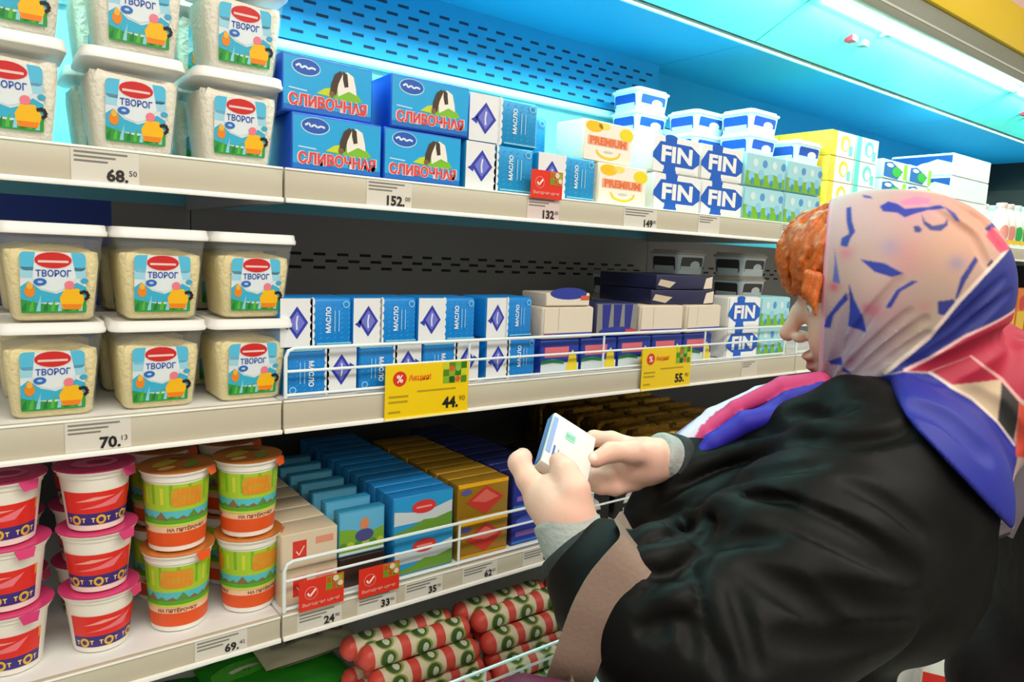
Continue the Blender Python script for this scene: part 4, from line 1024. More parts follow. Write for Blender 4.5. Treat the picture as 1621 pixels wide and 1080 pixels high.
# ------------------------------------------------------------------ the shopper: smooth distance-field modelling
class Sdf:
    def __init__(s, lo, hi, h):
        s.h = h; s.lo = np.array(lo, float); n = np.ceil((np.array(hi)-s.lo)/h).astype(int)+1; s.n = n
        s.D = np.full(tuple(n), 1.0, np.float32)
        s.ax = [s.lo[i]+h*np.arange(n[i]) for i in range(3)]

    def _sl(s, lo, hi, m):
        a = np.maximum(0, np.floor((np.array(lo)-m-s.lo)/s.h).astype(int)); b = np.minimum(s.n, np.ceil((np.array(hi)+m-s.lo)/s.h).astype(int)+1)
        if np.any(b <= a): return None, None
        sl = tuple(slice(a[i], b[i]) for i in range(3))
        G = np.ix_(*[s.ax[i][sl[i]] for i in range(3)])
        return sl, [g.astype(np.float32) for g in G]

    def _mix(s, sl, d, k, carve):
        a = s.D[sl]
        if carve:
            d = -d
            if k: hh = np.clip(k-np.abs(a-d), 0, None)/k; s.D[sl] = np.maximum(a, d)+hh*hh*k*0.25
            else: s.D[sl] = np.maximum(a, d)
        else:
            if k: hh = np.clip(k-np.abs(a-d), 0, None)/k; s.D[sl] = np.minimum(a, d)-hh*hh*k*0.25
            else: s.D[sl] = np.minimum(a, d)

    def cap(s, p0, p1, r0, r1=None, k=0.0, carve=False, m=0.03):
        r1 = r0 if r1 is None else r1; p0 = np.array(p0, float); p1 = np.array(p1, float); R = max(r0, r1)
        sl, G = s._sl(np.minimum(p0, p1)-R, np.maximum(p0, p1)+R, k+m)
        if sl is None: return s
        v = p1-p0; L = max(1e-9, float(v@v))
        t = np.clip(((G[0]-p0[0])*v[0]+(G[1]-p0[1])*v[1]+(G[2]-p0[2])*v[2])/L, 0, 1)
        d = np.sqrt((G[0]-p0[0]-t*v[0])**2+(G[1]-p0[1]-t*v[1])**2+(G[2]-p0[2]-t*v[2])**2)-(r0+(r1-r0)*t)
        s._mix(sl, d.astype(np.float32), k, carve); return s

    def chain(s, pts, k=0.0, carve=False, m=0.03):
        for a, b in zip(pts[:-1], pts[1:]): s.cap(a[0], b[0], a[1], b[1], k, carve, m)
        return s

    def ell(s, c, ax, r, k=0.0, carve=False, m=0.03):
        c = np.array(c, float); A = np.array(ax, float); r = np.array(r, float)
        ext = np.sqrt(((A*r[:, None])**2).sum(0))
        sl, G = s._sl(c-ext, c+ext, k+m)
        if sl is None: return s
        q = [(G[0]-c[0])*A[i, 0]+(G[1]-c[1])*A[i, 1]+(G[2]-c[2])*A[i, 2] for i in range(3)]
        k0 = np.sqrt(sum((q[i]/r[i])**2 for i in range(3))); k1 = np.sqrt(sum((q[i]/r[i]**2)**2 for i in range(3)))+1e-9
        d = k0*(k0-1)/k1
        s._mix(sl, d.astype(np.float32), k, carve); return s

    def rbox(s, c, ax, hf, rad, k=0.0, m=0.03):
        c = np.array(c, float); A = np.array(ax, float); hf = np.array(hf, float); ext = np.abs(A*hf[:, None]).sum(0)
        sl, G = s._sl(c-ext, c+ext, k+m)
        if sl is None: return s
        q = [np.abs((G[0]-c[0])*A[i, 0]+(G[1]-c[1])*A[i, 1]+(G[2]-c[2])*A[i, 2])-(hf[i]-rad) for i in range(3)]
        d = np.sqrt(sum(np.maximum(x, 0)**2 for x in q))+np.minimum(np.maximum(np.maximum(q[0], q[1]), q[2]), 0)-rad
        s._mix(sl, d.astype(np.float32), k, False); return s

    def plane(s, p, n, k=0.0):          # keep the side the normal points away from
        n = np.array(n, float); n /= np.linalg.norm(n); G = np.ix_(*s.ax)
        d = ((G[0]-p[0])*n[0]+(G[1]-p[1])*n[1]+(G[2]-p[2])*n[2]).astype(np.float32)
        if k: hh = np.clip(k-np.abs(s.D-d), 0, None)/k; s.D = np.maximum(s.D, d)+hh*hh*k*0.25
        else: s.D = np.maximum(s.D, d)
        return s

    def val(s, P):
        i = np.clip(np.round((np.asarray(P)-s.lo)/s.h).astype(int), 0, s.n-1); return s.D[i[..., 0], i[..., 1], i[..., 2]]

    def grad(s, P):
        e = s.h*1.5; g = np.stack([s.val(P+np.eye(3)[i]*e)-s.val(P-np.eye(3)[i]*e) for i in range(3)], -1)
        return g/(np.linalg.norm(g, axis=-1, keepdims=True)+1e-9)

    def hit(s, px, py, d0=0.45, d1=1.5):
        t = np.arange(d0, d1, s.h*0.5); P = CAM+t[:, None]*(_f+_r*(px-810.5)/FOC-_u*(py-540)/FOC)
        v = s.val(P); w_ = np.where(v < 0)[0]
        
        if not len(w_): return None
        i = w_[0]
        if i == 0: return P[0]
        a, b = v[i-1], v[i]; return P[i-1]+(P[i]-P[i-1])*float(a/(a-b+1e-9))

    def mesh(s, name, mat, parent, color=None, sub=False, **tags):
        D = s.D.copy(); D[[0, -1]] = 1; D[:, [0, -1]] = 1; D[:, :, [0, -1]] = 1
        D = np.clip(D, -4*s.h, 4*s.h)
        g = openvdb.FloatGrid(4*s.h); g.copyFromArray(np.ascontiguousarray(D))
        pts, quads = g.convertToQuads(0.0)
        P = np.array(pts, float)*s.h+s.lo; Q = np.array(quads, int)[:, ::-1]
        # orientation
        a, b2, c = P[Q[:, 0]], P[Q[:, 1]], P[Q[:, 2]]; nn = np.cross(b2-a, c-a); gg = s.grad((a+c)/2)
        if (nn*gg).sum() < 0: Q = Q[:, ::-1]
        if sub:                 # one plain split of every quad, so that printed edges stay crisp
            E = np.sort(np.stack([Q, np.roll(Q, -1, 1)], -1).reshape(-1, 2), 1); ue, iv = np.unique(E, axis=0, return_inverse=True); iv = iv.reshape(-1, 4)
            n0 = len(P); mid = (P[ue[:, 0]]+P[ue[:, 1]])/2; fcn = P[Q].mean(1); me_ = n0+iv; ce = n0+len(ue)+np.arange(len(Q))
            P = np.concatenate([P, mid, fcn]); Q = np.concatenate([np.stack([Q[:, k], me_[:, k], ce, me_[:, k-1]], -1) for k in range(4)])
        me = bpy.data.meshes.new(name); me.from_pydata([tuple(q) for q in P], [], [tuple(map(int, q)) for q in Q]); me.update()
        me.polygons.foreach_set('use_smooth', [True]*len(me.polygons))
        if color is not None:
            C_ = np.ones((len(P), 4), np.float32); C_[:, :3] = color(P)
            at_ = me.color_attributes.new('dye', 'FLOAT_COLOR', 'POINT'); at_.data.foreach_set('color', C_.ravel())
        me.materials.append(mat)
        o = bpy.data.objects.new(name, me); COL.objects.link(o)
        if parent is not None:
            o.parent = parent; o.matrix_parent_inverse = parent.matrix_world.inverted() if False else Matrix.Translation(-Vector(parent.location))
        tag(o, **tags); return o


def nrm(v): v = np.array(v, float); return v/np.linalg.norm(v)


A3 = lambda px, py, d, r: (at(px, py, d), r)
TF = nrm((-0.62, 0.785, 0)); TL = np.array((-TF[1], TF[0], 0)); UP = np.array((0, 0, 1.0)); TA = [TF, TL, UP]     # torso forward, her left, up
hf0 = nrm((-0.46, 0.89, 0)); pit = 0.17
HF = nrm(hf0*math.cos(pit)-UP*math.sin(pit)); HL = np.array((-hf0[1], hf0[0], 0)); HU = np.cross(HF, HL); HA = [HF, HL, HU]
HC = at(1408, 478, 0.90)
H = lambda a, b, c: HC+HF*a+HL*b+HU*c

person = thing('person', tuple(at(1330, 900, 0.93)*np.array((1, 1, 0))), label='person in a black padded coat and patterned kerchief reading a butter pack', cat='person')

# ---- joints
NECKB = at(1405, 655, 0.92)
SH_L = at(1398, 765, 0.80); EL_L = at(1140, 1030, 0.69); WR_L = at(905, 848, 0.747)
SH_R = at(1330, 720, 1.10); EL_R = at(1110, 860, 1.12); WR_R = at(1052, 728, 0.905)
TOR = at(1330, 880, 0.95)

# left hand (near) and right hand (far) as chains of point, radius
HAND_L = [
    ([A3(915, 862, .745, .026), A3(893, 812, .752, .029), A3(878, 790, .760, .027)], .012),
    ([A3(893, 806, .752, .026), A3(862, 792, .765, .021)], .012),
    ([A3(856, 792, .766, .0150), A3(836, 760, .770, .0125), A3(822, 733, .781, .0118), A3(828, 724, .789, .0105)], .006),
    ([A3(868, 800, .785, .0135), A3(843, 776, .798, .0120), A3(850, 752, .812, .0110), A3(872, 742, .818, .0100)], .005),
    ([A3(880, 806, .795, .0130), A3(858, 790, .812, .0115), A3(866, 768, .824, .0105), A3(885, 758, .828, .0095)], .005),
    ([A3(895, 812, .798, .0120), A3(882, 800, .815, .0100), A3(884, 782, .826, .0090), A3(898, 772, .830, .0085)], .005),
    ([A3(906, 812, .742, .0200), A3(908, 776, .742, .0160), A3(896, 748, .752, .0125), A3(884, 731, .766, .0105)], .008),
]
HAND_R = [
    ([A3(1056, 728, .905, .025), A3(1020, 728, .890, .026), A3(1000, 730, .888, .024)], .012),
    ([A3(1020, 738, .892, .024), A3(995, 746, .892, .020)], .012),
    ([A3(1003, 710, .895, .0135), A3(968, 697, .903, .0110), A3(940, 694, .912, .0100), A3(922, 706, .915, .0090)], .005),
    ([A3(998, 738, .892, .0135), A3(966, 738, .896, .0115), A3(940, 734, .904, .0105), A3(925, 730, .910, .0095)], .005),
    ([A3(1000, 752, .890, .0130), A3(966, 757, .886, .0115), A3(941, 757, .890, .0105), A3(926, 752, .898, .0095)], .005),
    ([A3(1006, 763, .890, .0115), A3(974, 772, .882, .0100), A3(951, 771, .882, .0092), A3(934, 766, .888, .0085)], .005),
    ([A3(1032, 722, .878, .0170), A3(1000, 716, .858, .0135), A3(968, 716, .846, .0115), A3(943, 728, .838, .0098)], .007),
]

S = Sdf((0.36, -1.02, 0.0), (1.30, -0.15, 1.66), 0.0034)
# legs and trunk, kept slim so that the clothes cover them
HIP = TOR - UP*0.40 + TF*0.07
for sgn, lat in ((1, 0.09), (-1, -0.09)):
    hp = HIP+TL*lat; kn = np.array((hp[0], hp[1], 0.46))+TF*0.02; an = np.array((hp[0], hp[1], 0.09)); S.chain([(hp, .085), (kn, .055), (an, .038)], .02); S.cap(an-UP*0.03, an+TF*0.14-UP*0.045, .036, .03, .02)
S.ell(HIP, TA, (.11, .15, .13), .03).ell(TOR-UP*.18+TF*.09, TA, (.09, .13, .16), .05).ell(TOR+UP*.02+TF*.04, TA, (.10, .15, .17), .05)
S.chain([(TOR+UP*.12, .10), (NECKB, .065), (H(-.02, 0, -.06), .056)], .03)
S.chain([(SH_L, .055), (EL_L, .042), (WR_L, .027)], .02).chain([(SH_R, .055), (EL_R, .042), (WR_R, .026)], .02)
S.cap(SH_L, NECKB-UP*.03, .05, .05, .03).cap(SH_R, NECKB-UP*.03, .05, .05, .03)
# head
S.ell(H(-.018, 0, .040), HA, (.098, .076, .098), .02).ell(H(.032, 0, -.042), HA, (.066, .058, .082), .03).ell(H(.030, 0, .020), HA, (.070, .062, .070), .02)
S.ell(H(.078, 0, -.100), HA, (.020, .022, .018), .022)
for sg in (1, -1): S.ell(H(.062, .036*sg, -.040), HA, (.034, .026, .032), .016).ell(H(.088, .024*sg, .026), HA, (.014, .026, .009), .010)
for sg in (1, -1): S.ell(H(.100, .033*sg, .006), HA, (.014, .017, .011), .010, True)
for sg in (1, -1): S.ell(H(.083, .032*sg, .005), HA, (.0125, .0125, .0115), .003).cap(H(.094, .020*sg, .012), H(.088, .044*sg, .011), .0035, .003, .004).cap(H(.093, .020*sg, -.003), H(.087, .043*sg, -.002), .003, .003, .004)
S.chain([(H(.092, 0, .024), .009), (H(.107, 0, -.004), .0095), (H(.1235, 0, -.030), .0108)], .010)
for sg in (1, -1): S.ell(H(.108, .0115*sg, -.036), HA, (.010, .0075, .0075), .006)
S.ell(H(.098, 0, -.062), HA, (.011, .024, .0065), .005).ell(H(.094, 0, -.076), HA, (.011, .021, .0070), .005)
S.cap(H(.109, -.02, -.0688), H(.109, .02, -.0688), .0022, .0022, .003, True)
# hands
for hand in (HAND_L, HAND_R):
    for ch, k in hand: S.chain(ch, k, m=.012)
SKIN = np.array(hexc('#ebbca8')); SKIN2 = np.array(hexc('#d98f7c')); LIP = np.array(hexc('#c2615e'))


def gauss(P, c, r): return np.exp(-((P-c)**2).sum(1)/(r*r))[:, None]


def skin_col(P):
    C_ = np.tile(SKIN, (len(P), 1))
    for c, r, q, wt in ((H(.085, .04, -.035), .028, SKIN2, .55), (H(.124, 0, -.030), .014, SKIN2, .6), (H(.1, 0, -.061), .010, LIP, 1), (H(.1, .012, -.063), .009, LIP, .9), (H(.097, 0, -.076), .010, LIP, 1), (H(.097, .012, -.075), .009, LIP, .9)):
        g = np.clip(gauss(P, c, r)*wt*1.4, 0, 1); C_ = C_*(1-g)+q*g
    for sg in (1, -1):
        d = np.linalg.norm(P-H(.083, .032*sg, .005), axis=1); ey = (d < .0138) & ((P-H(.090, .032*sg, .005))@HF > -.004)
        C_[ey] = hexc('#e9e4de'); ir = np.linalg.norm(P-H(.096, .032*sg, .002), axis=1) < .0058; C_[ir] = hexc('#3a2c22')
        lash = np.abs((P-H(.092, .032*sg, .0085))@HU) < .0022
        lash &= np.linalg.norm(P-H(.091, .032*sg, .0085), axis=1) < .016; C_[lash] = hexc('#4a2c22')
        br = (np.abs((P-H(.095, .030*sg, .030))@HU) < .0035) & (np.linalg.norm(P-H(.093, .030*sg, .029), axis=1) < .022); C_[br] = C_[br]*.4+np.array(hexc('#8a4a22'))*.6
    for hand in (HAND_L, HAND_R):          # redder finger ends and pale nails
        for i, (ch, k) in enumerate(hand[2:]):
            p, r = ch[-1]; g = np.clip(gauss(P, p, .016)*.5, 0, 1); C_ = C_*(1-g)+SKIN2*g
    for p in (at(938, 722, .829), at(819, 722, .782)):
        C_[np.linalg.norm(P-p, axis=1) < .0062] = hexc('#f2cfc4')
    return C_


mskin = Mvcol('skin', 0.48, bump=0.08, bscale=220, sss=0.12)
BODY = S.mesh('body', mskin, person, skin_col)
print('body', len(BODY.data.vertices))

# ---- hair
HS = Sdf(HC-0.22, HC+0.22, 0.0026)
HS.ell(H(-.010, 0, .046), HA, (.100, .079, .094), .01).ell(H(.054, 0, .064), HA, (.072, .076, .064), .02)
for sg in (1, -1): HS.ell(H(.022, .058*sg, .012), HA, (.038, .020, .060), .015).cap(H(.030, .064*sg, .0), H(.040, .064*sg, -.040), .014, .004, .01)
HS.ell(H(.108, 0, -.052), HA, (.068, .085, .080), .012, True)           # keep the face free
rr = random.Random(4)
G = np.ix_(*HS.ax)
wq = ((G[0]-HC[0])*HF[0]+(G[1]-HC[1])*HF[1]+(G[2]-HC[2])*HF[2])*.85+((G[0]-HC[0])*HU[0]+(G[1]-HC[1])*HU[1]+(G[2]-HC[2])*HU[2])*.45+((G[0]-HC[0])*HL[0]+(G[1]-HC[1])*HL[1])*.9
HS.D = (HS.D+.0008*np.sin(wq*620)).astype(np.float32)
strands = []
for i in range(230):
    b = rr.uniform(-.078, .082); up = rr.uniform(.010, .118); P = H(.055+rr.uniform(-.01, .05), b, up)
    for _ in range(5): P = P-HS.grad(P[None])[0]*HS.val(P[None])[0]
    if (P-HC)@HF < .028: continue
    path = [P]; sw = rr.uniform(-.14, .14); lift = rr.choice((.003, .004, .0065)); dz_ = rr.random()
    for st in range(8):
        n = HS.grad(P[None])[0]; dr = -HU*1.0+HF*.45+HL*(np.sign(b)*.10+sw); dr = dr-n*(dr@n); P = P+nrm(dr)*.0075
        for _ in range(2): P = P-HS.grad(P[None])[0]*(HS.val(P[None])[0]-(.0014 if st < 4 else lift))
        if (P-HC)@HU < -.004-.022*dz_-(.040 if (P-HC)@HF < .062 else 0): break
        path.append(P)
    if len(path) > 2: strands.append(path)
for q in ([A3(1293, 440, .856, .008), A3(1287, 470, .856, .006), A3(1292, 498, .852, .002)], [A3(1280, 435, .856, .007), A3(1276, 460, .858, .005), A3(1284, 484, .858, .0018)]): HS.chain(q, .004)
for path in strands:
    L = len(path); HS.chain([(p, .0048-.0037*i/(L-1)) for i, p in enumerate(path)], .002, m=.006)
HS.plane(H(.0, 0, 0), -HF, .004)


def hair_col(P):
    q = P-HC; w_ = (q@HF)*.85+(q@HU)*.45+(q@HL)*.9; w_ = w_+.004*np.sin((q@HU)*60)+.003*np.sin((q@HL)*90+1)
    t = (0.5+0.5*np.sin(w_*620)*np.sin(w_*233+1))[:, None]; b = np.array(hexc('#d2641c')); c = np.array(hexc('#a84a12')); l = np.array(hexc('#e58430'))
    C_ = c*(1-t)+b*t; g = np.clip(np.sin(w_*930+2)*1.5-.6, 0, 1)[:, None]*.6; return C_*(1-g)+l*g


HS.mesh('hair', Mvcol('hair_strands', 0.42, bump=0.3, bscale=500), person, hair_col, label='orange dyed short fringe')


# ---- padded coat
def coat_prims(S, top_only=False):
    S.ell(at(1174, 862, .935), TA, (.158, .185, .125), .06).ell(at(1310, 760, .95), TA, (.165, .165, .130), .06)
    S.ell(at(1302, 860, .95), TA, (.165, .212, .128), .04).ell(at(1398, 800, .95), TA, (.105, .205, .165), .06)
    S.cap(NECKB-UP*.03, SH_L, .085, .090, .06).cap(NECKB-UP*.03, SH_R, .085, .088, .06)
    if not top_only:
        S.ell(at(1222, 1100, .95), TA, (.145, .200, .20), .03)
        hb = TOR-UP*.36+TF*.07; S.ell(hb, TA, (.150, .200, .16), .04).plane(hb-UP*.10, -UP, .01)
    S.chain([(SH_L, .098), ((SH_L*.5+EL_L*.5), .103), (EL_L, .092)], .035)
    CF = at(962, 925, .728)
    S.chain([(EL_L, .092), (at(1040, 975, .708), .080), (CF, .056), (at(945, 902, .735), .047)], .03)
    S.chain([(SH_R, .090), (EL_R, .078), (at(1085, 745, .93), .048)], .04)
    # collar ring round the neck
    pts = []
    for k in range(13):
        a = 2*math.pi*k/12; pts.append((NECKB+TF*(.030+.078*math.cos(a))+TL*.078*math.sin(a)+UP*(.0-.030*math.cos(a)), .030))
    S.chain(pts, .02)
    S.cap(at(1262, 664, .865), at(1345, 640, .835), .026, .030, .02).cap(at(1345, 640, .835), at(1440, 655, .86), .030, .028, .02)


JK = Sdf((0.36, -1.06, 0.62), (1.30, -0.22, 1.46), 0.0046)
coat_prims(JK)


def dens(pts, n=14):
    pts = np.array(pts, float); L = np.r_[0, np.cumsum(np.linalg.norm(np.diff(pts, axis=0), axis=1))]; t = np.linspace(0, L[-1], n)
    return np.stack([np.interp(t, L, pts[:, 0]), np.interp(t, L, pts[:, 1])], -1)


def fold(S, pts, r=.016, depth=.008, raise_=0.0, k=.012, n=14):
    Q = []
    for x, y in dens(pts, n):
        P = S.hit(x, y)
        if P is not None: Q.append((P, S.grad(P[None])[0]))
    if len(Q) > 3:
        A_ = np.array([q[0] for q in Q]); N_ = np.array([q[1] for q in Q])
        for _ in range(5): A_[1:-1] = (A_[:-2]+2*A_[1:-1]+A_[2:])/4; N_[1:-1] = (N_[:-2]+2*N_[1:-1]+N_[2:])/4
        Q = [(a, nrm(b)) for a, b in zip(A_, N_)]
    for i in range(len(Q)-1):
        if np.linalg.norm(Q[i][0]-Q[i+1][0]) > .08: continue
        e0 = math.sin(math.pi*(i+.3)/(len(Q)+.0)); e1 = math.sin(math.pi*(i+1.3)/(len(Q)+.6))
        if raise_: S.cap(Q[i][0]-Q[i][1]*(r-raise_*e0), Q[i+1][0]-Q[i+1][1]*(r-raise_*e1), r, r, k)
        else: S.cap(Q[i][0]+Q[i][1]*(r-depth*e0), Q[i+1][0]+Q[i+1][1]*(r-depth*e1), r, r, k, True)


G = np.ix_(*JK.ax)
JK.D = (JK.D+0.0011*np.sin(G[0]*31+2*np.sin(G[2]*17))*np.sin(G[1]*37+1.5*np.sin(G[0]*21))*np.sin(G[2]*29+1)+0.0012*np.sin(G[0]*74+G[2]*30)*np.sin(G[1]*66+G[2]*50)).astype(np.float32)
for pts, r_, dp in (([(1150, 800), (1230, 802), (1330, 840), (1445, 905)], .022, .014), ([(1005, 838), (1060, 812), (1125, 790)], .016, .009), ([(985, 868), (1040, 858), (1098, 846)], .014, .007),
                    ([(1012, 895), (1060, 902), (1105, 862), (1140, 822)], .018, .013), ([(1005, 958), (1035, 940), (1068, 930)], .010, .006), ([(1015, 1005), (1024, 985), (1036, 958)], .010, .006), ([(1040, 1010), (1050, 990), (1050, 965)], .010, .005),
                    ([(1104, 890), (1118, 950), (1132, 1010), (1148, 1078)], .010, .006), ([(1062, 770), (1150, 728), (1255, 705)], .014, .008), ([(1090, 790), (1200, 745), (1300, 735)], .013, .006),
                    ([(1245, 694), (1330, 698), (1430, 684)], .016, .012), ([(1252, 652), (1300, 658), (1352, 640)], .012, .008), ([(1285, 690), (1330, 668), (1400, 664)], .011, .007), ([(1300, 930), (1390, 960), (1480, 955)], .018, .006), ([(1180, 900), (1260, 940), (1330, 990)], .020, .006), ([(1230, 1010), (1330, 1020), (1440, 1000)], .02, .006), ([(1045, 790), (1130, 740), (1220, 716)], .008, .005), ([(1100, 812), (1090, 835), (1050, 850)], .008, .006), ([(1128, 792), (1118, 830), (1100, 858)], .009, .008), ([(1140, 800), (1190, 790), (1260, 800)], .010, .007), ([(1330, 760), (1400, 790), (1470, 850)], .012, .004), ([(1110, 880), (1160, 850), (1230, 848)], .009, .005), ([(1060, 960), (1090, 985), (1100, 1030)], .009, .005), ([(1160, 930), (1180, 990), (1200, 1060)], .010, .004)):
    fold(JK, pts, r_*.8, dp, k=.007, n=20)
for pts, r_, ht in (([(1130, 788), (1132, 800), (1200, 815)], .012, .010), ([(1150, 815), (1250, 822), (1380, 885)], .020, .008), ([(1010, 850), (1070, 828), (1122, 806)], .014, .007), ([(985, 882), (1050, 876), (1090, 862)], .012, .005), ([(1020, 965), (1050, 950), (1075, 940)], .012, .006), ([(1110, 890), (1128, 950), (1145, 1020)], .010, .004),
                     ([(1075, 760), (1160, 715), (1260, 690)], .012, .005), ([(1250, 676), (1330, 682), (1420, 672)], .014, .006)):
    fold(JK, pts, r_*.8, 0, ht, k=.008, n=20)
mcoat = M('#090908', 0.55, bump=0.10, bscale=34, spec=0.16, name='black_coat_cloth')
coat = JK.mesh('coat', mcoat, person, None, label='black padded coat')
# ribbed cuffs
for nm, pts in (('rib_cuff', [(at(912, 872, .742), .0385), (at(930, 895, .738), .0445), (at(958, 930, .728), .0475)]), ('rib_cuff', [(at(1062, 730, .910), .036), (at(1085, 742, .925), .046)])):
    c = np.array([p for p, _ in pts]); CS = Sdf(c.min(0)-.07, c.max(0)+.07, .003); CS.chain(pts, .01)
    ax_ = nrm(c[-1]-c[0]); CS.plane(c[0]-ax_*.012, -ax_, .004)
    CS.mesh(nm, M('#262a2b', 0.75, bump=0.25, bscale=90), person, None, label='dark ribbed coat cuff')
for pts in ([(at(893, 826, .752), .0335), (at(915, 866, .744), .0375)], [(at(1046, 722, .900), .0300), (at(1066, 732, .912), .0320)]):
    c = np.array([p for p, _ in pts]); CS = Sdf(c.min(0)-.06, c.max(0)+.06, .0026); CS.chain(pts, .005); ax_ = nrm(c[-1]-c[0]); CS.plane(c[0]-ax_*.010, -ax_, .004)
    CS.mesh('sweater_cuff', M('#a9aca8', 0.85, bump=0.3, bscale=160), person, None, label='light grey sweater cuff')
b = MB(); b.tube([at(1056, 750, .905), at(1064, 747, .905), at(1074, 741, .905)], .0025, WHITE); o = b.build('zip_pull', label='small white zip pull'); o.parent = person; o.location = -Vector(person.location)
# trousers and boots
TS = Sdf((TOR[0]-.32, TOR[1]-.32, 0.0), (TOR[0]+.36, TOR[1]+.36, .80), .007)
for lat in (.09, -.09):
    hp = HIP+TL*lat; kn = np.array((hp[0], hp[1], .46))+TF*.02; an = np.array((hp[0], hp[1], .16)); TS.chain([(hp, .105), (kn, .078), (an, .066)], .02)
TS.mesh('trousers', M('#15151a', 0.8), person, None, label='dark trousers')
for lat in (.09, -.09):
    hp = HIP+TL*lat; an = np.array((hp[0], hp[1], .16)); q = np.array((hp[0], hp[1], .05)); BS = Sdf(q-.3, q+.3, .006); BS.chain([(an+UP*.04, .060), (q, .056), (q+TF*.16-UP*.006, .046)], .02).plane(np.array((0, 0, .003)), -UP, .004)
    BS.mesh('boot', M('#1b1918', 0.5), person, None, label='black winter boot')

# ---- kerchief: head wrap and the shawl end over the shoulders
KS = Sdf((0.58, -1.0, 1.15), (1.28, -0.32, 1.66), 0.0023)
coat_prims(KS, True)
KS.D -= .0125
KS.ell(at(1540, 615, .96), TA, (.085, .150, .098), .05)
n_ = np.cross(at(1372, 598, 1)-CAM, at(1578, 815, 1)-CAM); n_ = n_ if n_@(at(1400, 800, 1)-CAM) > 0 else -n_
KS.plane(at(1372, 598, .9), n_, .006)
fr = HC+HF*.010-HU*.11; KS.plane(fr, HF, .02)
W2 = Sdf(KS.lo, KS.lo+(KS.n-1)*KS.h, KS.h)


def wrap(S, o):
    S.ell(H(-.010, 0, .034), HA, (.102+o, .096+o, .104+o), .02).ell(H(.040, 0, .044), HA, (.085+o, .092+o, .096+o), .03).ell(H(-.058, 0, .008), HA, (.072+o, .080+o, .086+o), .05)
    S.ell(H(.020, 0, -.030), HA, (.100+o, .086+o, .105+o), .04).cap(H(-.030, 0, -.08), NECKB+UP*.02-TF*.02, .076+o, .090+o, .05)
    S.cap(H(.040, 0, -.120), H(.0, 0, -.15), .034+o, .050+o, .02)


wrap(W2, 0.0)
fa, fb = at(1309, 310, .83), at(1291, 610, .83); fc = at(1299, 470, .83); fn = nrm(np.cross(fb-fa, HL)); fn = fn if fn@HF > 0 else -fn
for pts, r_, dp in (([(1300, 612), (1322, 575), (1350, 535), (1378, 495), (1425, 440)], .0045, .0050), ([(1322, 606), (1360, 566), (1400, 528), (1440, 492)], .0040, .0045), ([(1345, 600), (1400, 556), (1465, 505)], .0050, .0050), ([(1308, 606), (1326, 548), (1342, 470)], .0036, .0036), ([(1370, 594), (1420, 560), (1470, 528)], .0040, .0040),
                    ([(1470, 325), (1540, 372), (1566, 425)], .006, .004), ([(1500, 316), (1556, 346), (1588, 400)], .006, .004), ([(1450, 560), (1520, 510), (1590, 440)], .006, .004), ([(1440, 578), (1510, 540), (1600, 462)], .006, .005)):
    fold(W2, pts, r_, dp, k=.004, n=30)
inner = Sdf(KS.lo, KS.lo+(KS.n-1)*KS.h, KS.h); wrap(inner, -.0145); inner.plane(fc-fn*.055, -fn)
W2.D = np.maximum(W2.D, -inner.D); W2.plane(fc, fn, .004); del inner
hh = np.clip(.012-np.abs(KS.D-W2.D), 0, None)/.012; KS.D = np.minimum(KS.D, W2.D)-hh*hh*.003
for pts, r_, dp in (([(1460, 600), (1540, 565), (1615, 520)], .012, .008), ([(1500, 625), (1570, 640), (1612, 700)], .010, .004), ([(1440, 640), (1500, 660), (1560, 720)], .014, .004)):
    fold(KS, pts, r_, dp, k=.01, n=18)
# printed pattern, laid out on the cloth as seen from her left side
vn = nrm(np.array((.916, .40, 0))); vs = np.array((vn[1], -vn[0], 0)); PO = at(1450, 480, .84)


def uv_px(x, y):
    d = at(x, y, 1)-CAM; t = ((PO-CAM)@vn)/(d@vn); P = CAM+d*t-PO; return (P@vs, P[2])


def zp(q, z, s, ox, oy): return [uv_px(ox+a*s, oy+b*s) for a, b in q]


def inpoly(U, V, poly):
    c = np.zeros(len(U), bool); n = len(poly)
    for i in range(n):
        (x0, y0), (x1, y1) = poly[i-1], poly[i]
        if y0 == y1: continue
        m = ((y0 > V) != (y1 > V)) & (U < (x1-x0)*(V-y0)/(y1-y0)+x0); c ^= m
    return c


